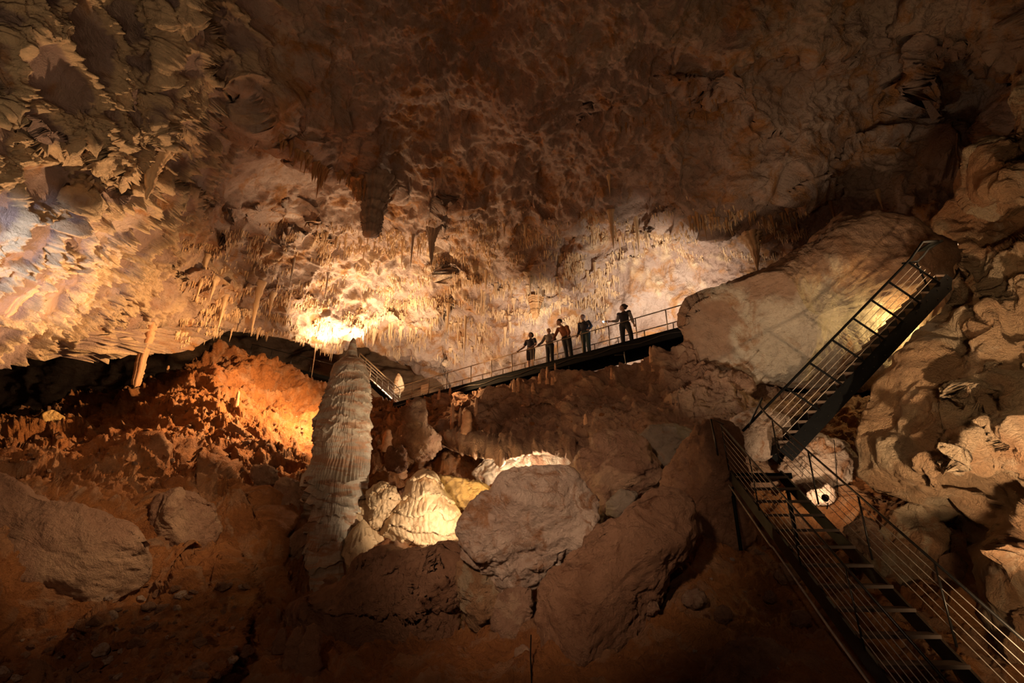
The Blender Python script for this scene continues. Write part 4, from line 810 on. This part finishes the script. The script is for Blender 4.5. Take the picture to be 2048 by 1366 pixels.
def hand(w, dirv, side, curl=.5):
    """Palm, four unequal fingers and a thumb from the wrist w along dirv."""
    d = Vector(dirv).normalized(); s = Vector(side).normalized(); n = d.cross(s).normalized(); P_ = []
    P_.append(('cap', w, w+d*.07, .024, .03)); P_.append(('cap', w+s*.018+d*.03, w+s*.018+d*.085, .022, .018)); P_.append(('cap', w-s*.018+d*.03, w-s*.018+d*.08, .022, .018))
    for i, (o, l) in enumerate(((.03, .065), (.01, .075), (-.01, .07), (-.03, .055))):
        a = w+d*.085+s*o; k1 = a+(d*math.cos(curl)+n*math.sin(curl))*l*.5; k2 = k1+(d*math.cos(2.2*curl)+n*math.sin(2.2*curl))*l*.5
        P_.append(('cap', a, k1, .0095, .009)); P_.append(('cap', k1, k2, .009, .008))
    t0 = w+d*.03+s*.028; t1 = t0+(d*.6+s*.8)*.035; P_.append(('cap', t0, t1, .012, .011)); P_.append(('cap', t1, t1+(d*.8+n*.4)*.035, .011, .009)); return P_
def person(label, foot_px, off, H, j, shirt, trous, hair='short', shorts=False, sleeves='short', extra=None, face=0.):
    t = t_at(foot_px, off, .1); base = wk(t, off, 0); root_ = empty('person', base); tag(root_, label, 'person', 'visitors on the walkway' if False else None)
    s = H/1.72*1.09; root_.scale = (s*1.14, s*1.14, s); root_.rotation_euler = (0, 0, face)
    V_ = {k: Vector(v) for k, v in j.items()}; pel, ch, nk, hd = V_['pelvis'], V_['chest'], V_['neck'], V_['head']
    sl, sr = V_['shl'], V_['shr']; B_ = []
    B_ += [('cap', pel+Vector((0, 0, .02)), ch, .125, .135, .75), ('cap', ch, nk-Vector((0, 0, .05)), .14, .075, .7), ('cap', nk-Vector((0, 0, .04)), hd-Vector((0, 0, .06)), .052, .05)]
    hdir = V_.get('facing', Vector((0, -1, 0))).normalized(); hside = hdir.cross(UP)
    B_ += [('ell', hd+UP*.02, (.075, .092, .105), math.atan2(hdir.y, hdir.x)+math.pi/2), ('ell', hd+hdir*.03-UP*.045, (.052, .06, .06)), ('cap', hd+hdir*.088+UP*.01, hd+hdir*.104-UP*.018, .010, .014),
           ('ell', hd+hdir*.085-UP*.05, (.022, .012, .010)), ('ell', hd+hdir*.07-UP*.085, (.022, .02, .018)), ('ell', hd+hside*.078, (.012, .02, .03)), ('ell', hd-hside*.078, (.012, .02, .03)), ('ell', hd+hdir*.08+hside*.03+UP*.03, (.02, .014, .010)), ('ell', hd+hdir*.08-hside*.03+UP*.03, (.02, .014, .010))]
    for sd in 'lr':
        sh, el, wr = V_['sh'+sd], V_['el'+sd], V_['wr'+sd]; B_ += [('cap', ch+UP*.06, sh, .08, .055), ('cap', sh, el, .052, .04), ('cap', el, wr, .04, .026)]
        B_ += hand(wr, V_.get('hd'+sd, wr-el), V_.get('hs'+sd, Vector((0, -1, 0)).cross(wr-el) if (wr-el).cross(Vector((0, -1, 0))).length > .01 else Vector((1, 0, 0))), V_.get('cu'+sd, Vector((.5, 0, 0))).x)
        hp, kn, an = V_['hp'+sd], V_['kn'+sd], V_['an'+sd]; B_ += [('cap', hp, kn, .085, .055), ('cap', kn, kn+(an-kn)*.35, .052, .056), ('cap', kn+(an-kn)*.35, an, .056, .036), ('cap', an-UP*.035+Vector((0, .03, 0)), an+Vector((0, -.14, -.045)), .035, .03)]
    remesh('body', B_, .0085, SKIN, root_, 3)
    g = .012; T = [('cap', pel+UP*.03, ch, .135+g, .147+g, .78), ('cap', ch, nk-UP*.09, .152+g, .10, .72)]
    for sd in 'lr':
        sh, el, wr = V_['sh'+sd], V_['el'+sd], V_['wr'+sd]; T += [('cap', ch+UP*.05, sh, .09, .07)]
        T += [('cap', sh, sh+(el-sh)*.62, .068, .066)] if sleeves == 'short' else [('cap', sh, el, .068, .056), ('cap', el, el+(wr-el)*.93, .056, .042)]
    if sleeves == 'vest': T = T[:2]+[('cap', ch+UP*.05, V_['sh'+sd], .095, .075) for sd in 'lr']
    remesh('shirt', T, .014, shirt, root_, 3)
    if sleeves == 'vest':
        for sd in 'lr': sh, el, wr = V_['sh'+sd], V_['el'+sd], V_['wr'+sd]; remesh('sleeve', [('cap', sh, el, .066, .052), ('cap', el, el+(wr-el)*.6, .052, .046)], .014, cloth('grey sleeve', (.25, .23, .22)), root_, 2)
    U_ = [('cap', pel-UP*.02, pel+UP*.09, .15, .148, .8)]
    for sd in 'lr':
        hp, kn, an = V_['hp'+sd], V_['kn'+sd], V_['an'+sd]; U_ += [('cap', hp+UP*.02, kn, .105, .085 if shorts else .076)]
        if not shorts: U_ += [('cap', kn, an-UP*.01, .076, .062)]
    remesh('shorts' if shorts else 'trousers', U_, .014, trous, root_, 3)
    for sd in 'lr':
        an = V_['an'+sd]; remesh('shoe', [('cap', an+Vector((0, .03, -.04)), an+Vector((0, -.14, -.05)), .048, .04), ('cap', an, an-UP*.03, .046, .05)], .012, cloth('dark shoe', (.03, .028, .027)), root_, 2)
    Hh = [('ell', hd+UP*.045-hdir*.018, (.085, .1, .1), math.atan2(hdir.y, hdir.x)+math.pi/2)]
    if hair == 'full': Hh += [('ell', hd-hdir*.04+UP*.0, (.09, .085, .11)), ('ell', hd+UP*.09, (.085, .085, .045))]
    if hair == 'bun': Hh += [('ell', hd-hdir*.115+UP*.03, (.045, .045, .045)), ('ell', hd-hdir*.05-UP*.03, (.07, .07, .06))]
    # keep the face clear: hair sits back and above
    Hh = [(h[0], h[1]-hdir*.022+UP*.012)+tuple(h[2:]) for h in Hh]
    if hair == 'bald': remesh('hair', [('ell', hd-hdir*.035-UP*.005, (.079, .07, .07), math.atan2(hdir.y, hdir.x)+math.pi/2)], .012, HAIRG, root_, 2)
    else: remesh('hair', Hh, .012, HAIRG if hair == 'grey' else HAIRD, root_, 2)
    if extra: extra(root_, V_)
    return root_, V_
def pose(lean=(0, 0), head=(0, 0), elr=(-.26, 0, 1.1), wrr=(-.3, -.26, .86), ell=(.26, 0, 1.1), wrl=(.3, -.26, .86), ft=(.1, -.1), facing=(0, -1, 0), **k):
    lx, ly = lean; d = dict(pelvis=(lx*.4, ly*.4, .93), chest=(lx*.85, ly*.85, 1.24), neck=(lx, ly, 1.46), head=(lx+head[0], ly+head[1]-.01, 1.60), shr=(-.18+lx, ly, 1.38), shl=(.18+lx, ly, 1.38), elr=elr, wrr=wrr, ell=ell, wrl=wrl,
        hpr=(-.09+lx*.4, ly*.4, .9), hpl=(.09+lx*.4, ly*.4, .9), knr=(ft[1]*.95+lx*.2, -.02, .49), knl=(ft[0]*.95+lx*.2, -.02, .49), anr=(ft[1], .0, .085), anl=(ft[0], .0, .085), facing=facing); d.update(k); return d
# rail is at local -Y; walkway runs along +X towards the camera, so figures face across it
FA = math.atan2(WDIR.y, WDIR.x)
navy = cloth('dark navy jersey', (.03, .03, .045)); blk = cloth('dark trousers', (.018, .017, .018)); plaid = cloth('grey checked shirt', (.2, .17, .15)); brn = cloth('rust brown shirt', (.24, .085, .035)); jeans = cloth('dark teal jeans', (.035, .06, .06)); vest = cloth('dark guide vest', (.025, .022, .028)); sh_ = cloth('dark shorts', (.03, .024, .024))
RY = -.40
person('person in a dark T-shirt and shorts at the rail, leftmost on the walkway', 1062, .42, 1.68, pose(elr=(-.29, -.05, 1.1), wrr=(-.36, RY+.08, .86), ell=(.27, -.04, 1.1), wrl=(.22, RY+.08, .88), facing=(-.2, -1, -.1)), navy, sh_, 'full', True)
person('grey-haired person in a checked shirt, second from left on the walkway', 1101, .42, 1.60, pose(lean=(.0, -.05), elr=(-.32, -.1, 1.1), wrr=(-.36, RY+.06, .88), ell=(.30, -.08, 1.1), wrl=(.12, RY+.1, .98), facing=(-.1, -1, -.15)), plaid, blk, 'bald', sleeves='long')
person('person in a rust brown shirt leaning left over the rail, middle of the five', 1139, .42, 1.74, pose(lean=(-.17, -.12), head=(-.09, -.08), elr=(-.42, -.2, 1.1), wrr=(-.42, RY+.04, .87), ell=(.12, -.15, 1.1), wrl=(.2, RY+.06, .88), facing=(-.55, -1, -.6)), brn, blk, 'short', sleeves='long')
person('person in a dark jumper and teal jeans, fourth from left on the walkway', 1174, .42, 1.72, pose(lean=(-.04, -.03), head=(-.03, -.03), elr=(-.27, .02, 1.1), wrr=(-.27, -.12, .86), ell=(.28, -.1, 1.12), wrl=(.30, RY+.06, .9), facing=(.1, -1, -.1)), navy, jeans, 'grey', sleeves='long')
def torch(r, V_):
    w = V_['wrr']; m = MB(); a = w+Vector((-.07, -.02, .022)); m.tube([a, a+Vector((-.11, 0, .02))], [.014, .014], 12); m.tube([a+Vector((-.11, 0, .02)), a+Vector((-.15, 0, .025))], [.014, .024], 12)
    T = link('torch', m.mesh('torch', True), M['black']); e, nt, b = nodes('torch glow'); b.inputs['Emission Color'].default_value = (.8, .88, 1, 1); b.inputs['Emission Strength'].default_value = 60
    T.matrix_world = Matrix.Translation(r.location) @ Matrix.Rotation(r.rotation_euler.z, 4, 'Z') @ Matrix.Scale(r.scale.x, 4)
    tag(T, 'small glowing torch held out by the guide at the right of the group', 'torch')
    l = MB(); l.tube([a+Vector((-.148, 0, .025)), a+Vector((-.175, 0, .028))], [.03, .034], 16); link('lens', l.mesh('lens', True), e, T)
person('person in dark vest with grey sleeves holding out a torch, rightmost of five', 1253, .75, 1.80, pose(elr=(-.24, -.02, 1.12), wrr=(-.46, -.1, 1.14), ell=(.25, .02, 1.1), wrl=(.32, .0, .84), ft=(.2, -.1), facing=(-1, -.35, -.05), head=(-.02, 0), hdr=(-1, 0, .1), hsr=(0, 0, 1)), vest, blk, 'bun', sleeves='vest', extra=torch)
for o in [o for o in bpy.data.objects if o.name.startswith('person')]: o.rotation_euler.z = FA*0+ (-.62 if False else FA)
for o in [o for o in bpy.data.objects if o.name.startswith('torch')]:
    g = [p for p in bpy.data.objects if p.name.startswith('person')][-1]; o.matrix_world = Matrix.Translation(g.location) @ Matrix.Rotation(FA, 4, 'Z') @ Matrix.Diagonal((g.scale.x, g.scale.y, g.scale.z, 1))
# ------------------------------------------------------------ loose stones
def stone_mesh(seed, mat):
    bm = bmesh.new(); bmesh.ops.create_icosphere(bm, subdivisions=4, radius=1); r_ = np.random.RandomState(seed); co = np.array([v.co[:] for v in bm.verts])
    for k in range(12):
        n_ = r_.randn(3); n_ /= np.linalg.norm(n_); ex = np.clip(co@n_-r_.uniform(.5, .8), 0, None); co -= ex[:, None]*n_
    co *= np.array([1, r_.uniform(.6, .9), r_.uniform(.4, .7)]); co *= (1+fbm(co+seed, 1.6, 4, .55)[:, None]*.14)
    for v, c in zip(bm.verts, co): v.co = c
    me = bpy.data.meshes.new('stone'); bm.to_mesh(me); bm.free(); me.polygons.foreach_set('use_smooth', [True]*len(me.polygons)); me.materials.append(mat); return me
ST = [stone_mesh(s, M[m]) for s, m in enumerate(('rubble', 'clay', 'brown', 'pale', 'rubble', 'clay'))]
def stones(n, box, key, rr, label, group, seed):
    r_ = random.Random(seed)
    for i in range(n):
        x = r_.uniform(box[0], box[2]); y = r_.uniform(box[1], box[3]); h = hit(key, x, y)
        if h is None: continue
        d = proj(h)[2]; s = (rr[0]+(rr[1]-rr[0])*r_.random()**2.5)/F*d
        o = link('stone', ST[r_.randrange(6)], None, None, h+UP*s*.2); o.scale = (s, s, s); o.rotation_euler = (r_.uniform(-.5, .5), r_.uniform(-.5, .5), r_.uniform(0, 6.3)); tag(o, label, 'stone', group)
stones(110, (190, 1170, 490, 1360), 'floor', (5, 22), 'loose flat stone of the scree at the bottom left of the photo', 'scree at the bottom left', 5)
stones(45, (0, 1240, 240, 1366), 'floor', (4, 15), 'loose stone on the red ground in the bottom left corner', 'stones in the bottom left corner', 6)
stones(60, (330, 800, 620, 960), 'floor', (3, 10), 'small orange stone on the lamp-lit clay slope', 'stones on the lamp-lit clay slope', 7)
stones(40, (30, 870, 360, 960), 'floor', (3, 12), 'small stone on the dim clay slope at the far left', 'stones on the dim left slope', 8)
stones(70, (860, 790, 1340, 860), 'mid', (2.5, 8), 'small brown stone on the rubble slope under the walkway', 'stones on the rubble slope', 9)
stones(22, (1380, 1080, 1620, 1340), 'floor', (4, 12), 'small stone on the dark ground left of the lower stairs', 'stones on the dark ground', 10)
# ------------------------------------------------------------ lights
def lamp(kind, pos, power, color, size=.15, aim=None, angle=90, blend=.6):
    l = bpy.data.lights.new('lamp_or_fill', kind); l.energy = power; l.color = color
    if kind == 'AREA': l.size = size
    else: l.shadow_soft_size = size
    o = bpy.data.objects.new('lamp_or_fill', l); COL.objects.link(o); o.location = pos
    if aim is not None: o.rotation_euler = (Vector(aim)-Vector(pos)).to_track_quat('-Z', 'Y').to_euler()
    if kind == 'SPOT': l.spot_size = math.radians(angle); l.spot_blend = blend
    return o
WARM = (1, .56, .24); TUNG = (1, .66, .36); CREAM = (1, .8, .58); YEL = (1, .72, .3); COOL = (.72, .8, 1)
[lamp('SPOT', P(x_, y_, d_), 1150, (1, .74, .46), .08, P(x_, 600, 33.8), 160, .8) for x_, y_, d_ in ((650, 690, 32.2), (715, 694, 32.9), (785, 690, 33.3))]          # glow on the straw ledge
lamp('SPOT', P(735, 770, 27.5), 2100, TUNG, .1, P(780, 520, 32), 120, 1)
lamp('SPOT', P(703, 712, 23), 7000, WARM, .1, P(480, 820, 22), 150, .8); lamp('POINT', P(610, 772, 33), 260, WARM, .1)             # across the clay; the point light is added to brighten the recess
lamp('POINT', P(862, 778, 33), 1000, CREAM, .1)
lamp('SPOT', P(1345, 705, 23.3), 5200, (1, .86, .7), .1, P(1330, 620, 28.5), 105, 1)
lamp('SPOT', P(1075, 735, 25), 4000, (1, .84, .66), .1, P(1065, 620, 34), 52, 1)
lamp('SPOT', P(960, 788, 27.2), 450, WARM, .1, P(980, 600, 34), 110, .9)
hh = hit('big', 1824, 645); lamp('POINT', hh+(CAM-hh).normalized()*.55, 170, YEL, .03)
lamp('POINT', P(1893, 487, 13.4), 50, TUNG, .03)
lamp('POINT', P(1040, 962, 17.6), 420, CREAM, .1)
lamp('SPOT', P(922, 1062, 10.6), 380, CREAM, .05, P(850, 1010, 12.6), 80, .7)
lamp('POINT', P(995, 1000, 13.2), 70, YEL, .05)
lamp('SPOT', P(1655, 1005, 10.7), 120, (1, .72, .46), .05, P(1640, 930, 12.5), 120, .7)
lamp('SPOT', P(2260, 1220, 4.6), 1900, (1, .68, .4), .1, P(1930, 790, 9), 72, 1)              # grazes the right wall
lamp('SPOT', P(2200, 700, 4.0), 520, TUNG, .2, P(1930, 500, 11), 90, 1)
lamp('SPOT', P(1180, 905, 11), 1100, CREAM, .1, P(1480, 660, 16), 50, 1)              # cream slab
lamp('SPOT', P(-190, 560, 7.5), 3600, COOL, .2, P(-25, 515, 12), 34, 1)
lamp('SPOT', P(420, 820, 17.5), 3600, (1, .6, .3), .12, P(160, 560, 15), 95, 1)
lamp('SPOT', P(-250, 300, 5), 340, (1, .74, .42), .3, P(120, 60, 13), 100, 1)
lamp('SPOT', P(1010, 930, 10.5), 520, (1, .76, .52), .1, P(700, 800, 13.5), 50, 1); lamp('SPOT', P(800, 1130, 8), 90, TUNG, .2, P(700, 800, 13.5), 46, 1)               # giant stalagmite
lamp('SPOT', Vector((-2, 0, 4.5)), 2700, (1, .67, .45), .3, P(1090, 1030, 11), 41, 1); lamp('SPOT', P(640, 700, 9), 850, (1, .64, .36), .3, P(150, 1040, 11), 80, 1)  # unseen mid-air fills, added for the pale boulder and the left floor
lamp('SPOT', Vector((-2, 2, 3)), 1000, (1, .62, .4), .6, P(900, 150, 20), 120, 1)    # added fill near the camera, a faint wash on the vault
lamp('SPOT', P(852, 752, 24.5), 1200, WARM, .1, P(1100, 800, 21), 90, 1)
lamp('SPOT', Vector((-3, 3, 7)), 700, (1, .6, .36), .3, P(1180, 830, 17), 50, 1)  # general fill added in mid-air to lift the rubble slope
lamp('SPOT', Vector((.5, 1, 3.2)), 130, (1, .7, .5), .1, P(1640, 1090, 8), 44, 1)  # small spot added to make the stair wires catch light
lamp('SPOT', P(955, 990, 15.2), 130, WARM, .05, P(945, 890, 18), 110, .8)
lamp('SPOT', P(2180, 1330, 4.6), 150, (1, .7, .4), .1, P(2010, 1180, 7), 80, 1)
lamp('SPOT', Vector((-2.5, 0, 4)), 330, (1, .6, .38), .2, P(430, 1270, 8.5), 75, 1)  # added fill over the bottom left scree, no lamp stands there
w = bpy.data.worlds.new('cave dark'); SC.world = w; w.use_nodes = True
w.node_tree.nodes['Background'].inputs[0].default_value = (.0, .0, .0, 1); w.node_tree.nodes['Background'].inputs[1].default_value = 0
vs = SC.view_settings; vs.view_transform = 'Standard'; vs.look = 'None'; vs.gamma = 1; vs.use_curve_mapping = False; vs.exposure = .35
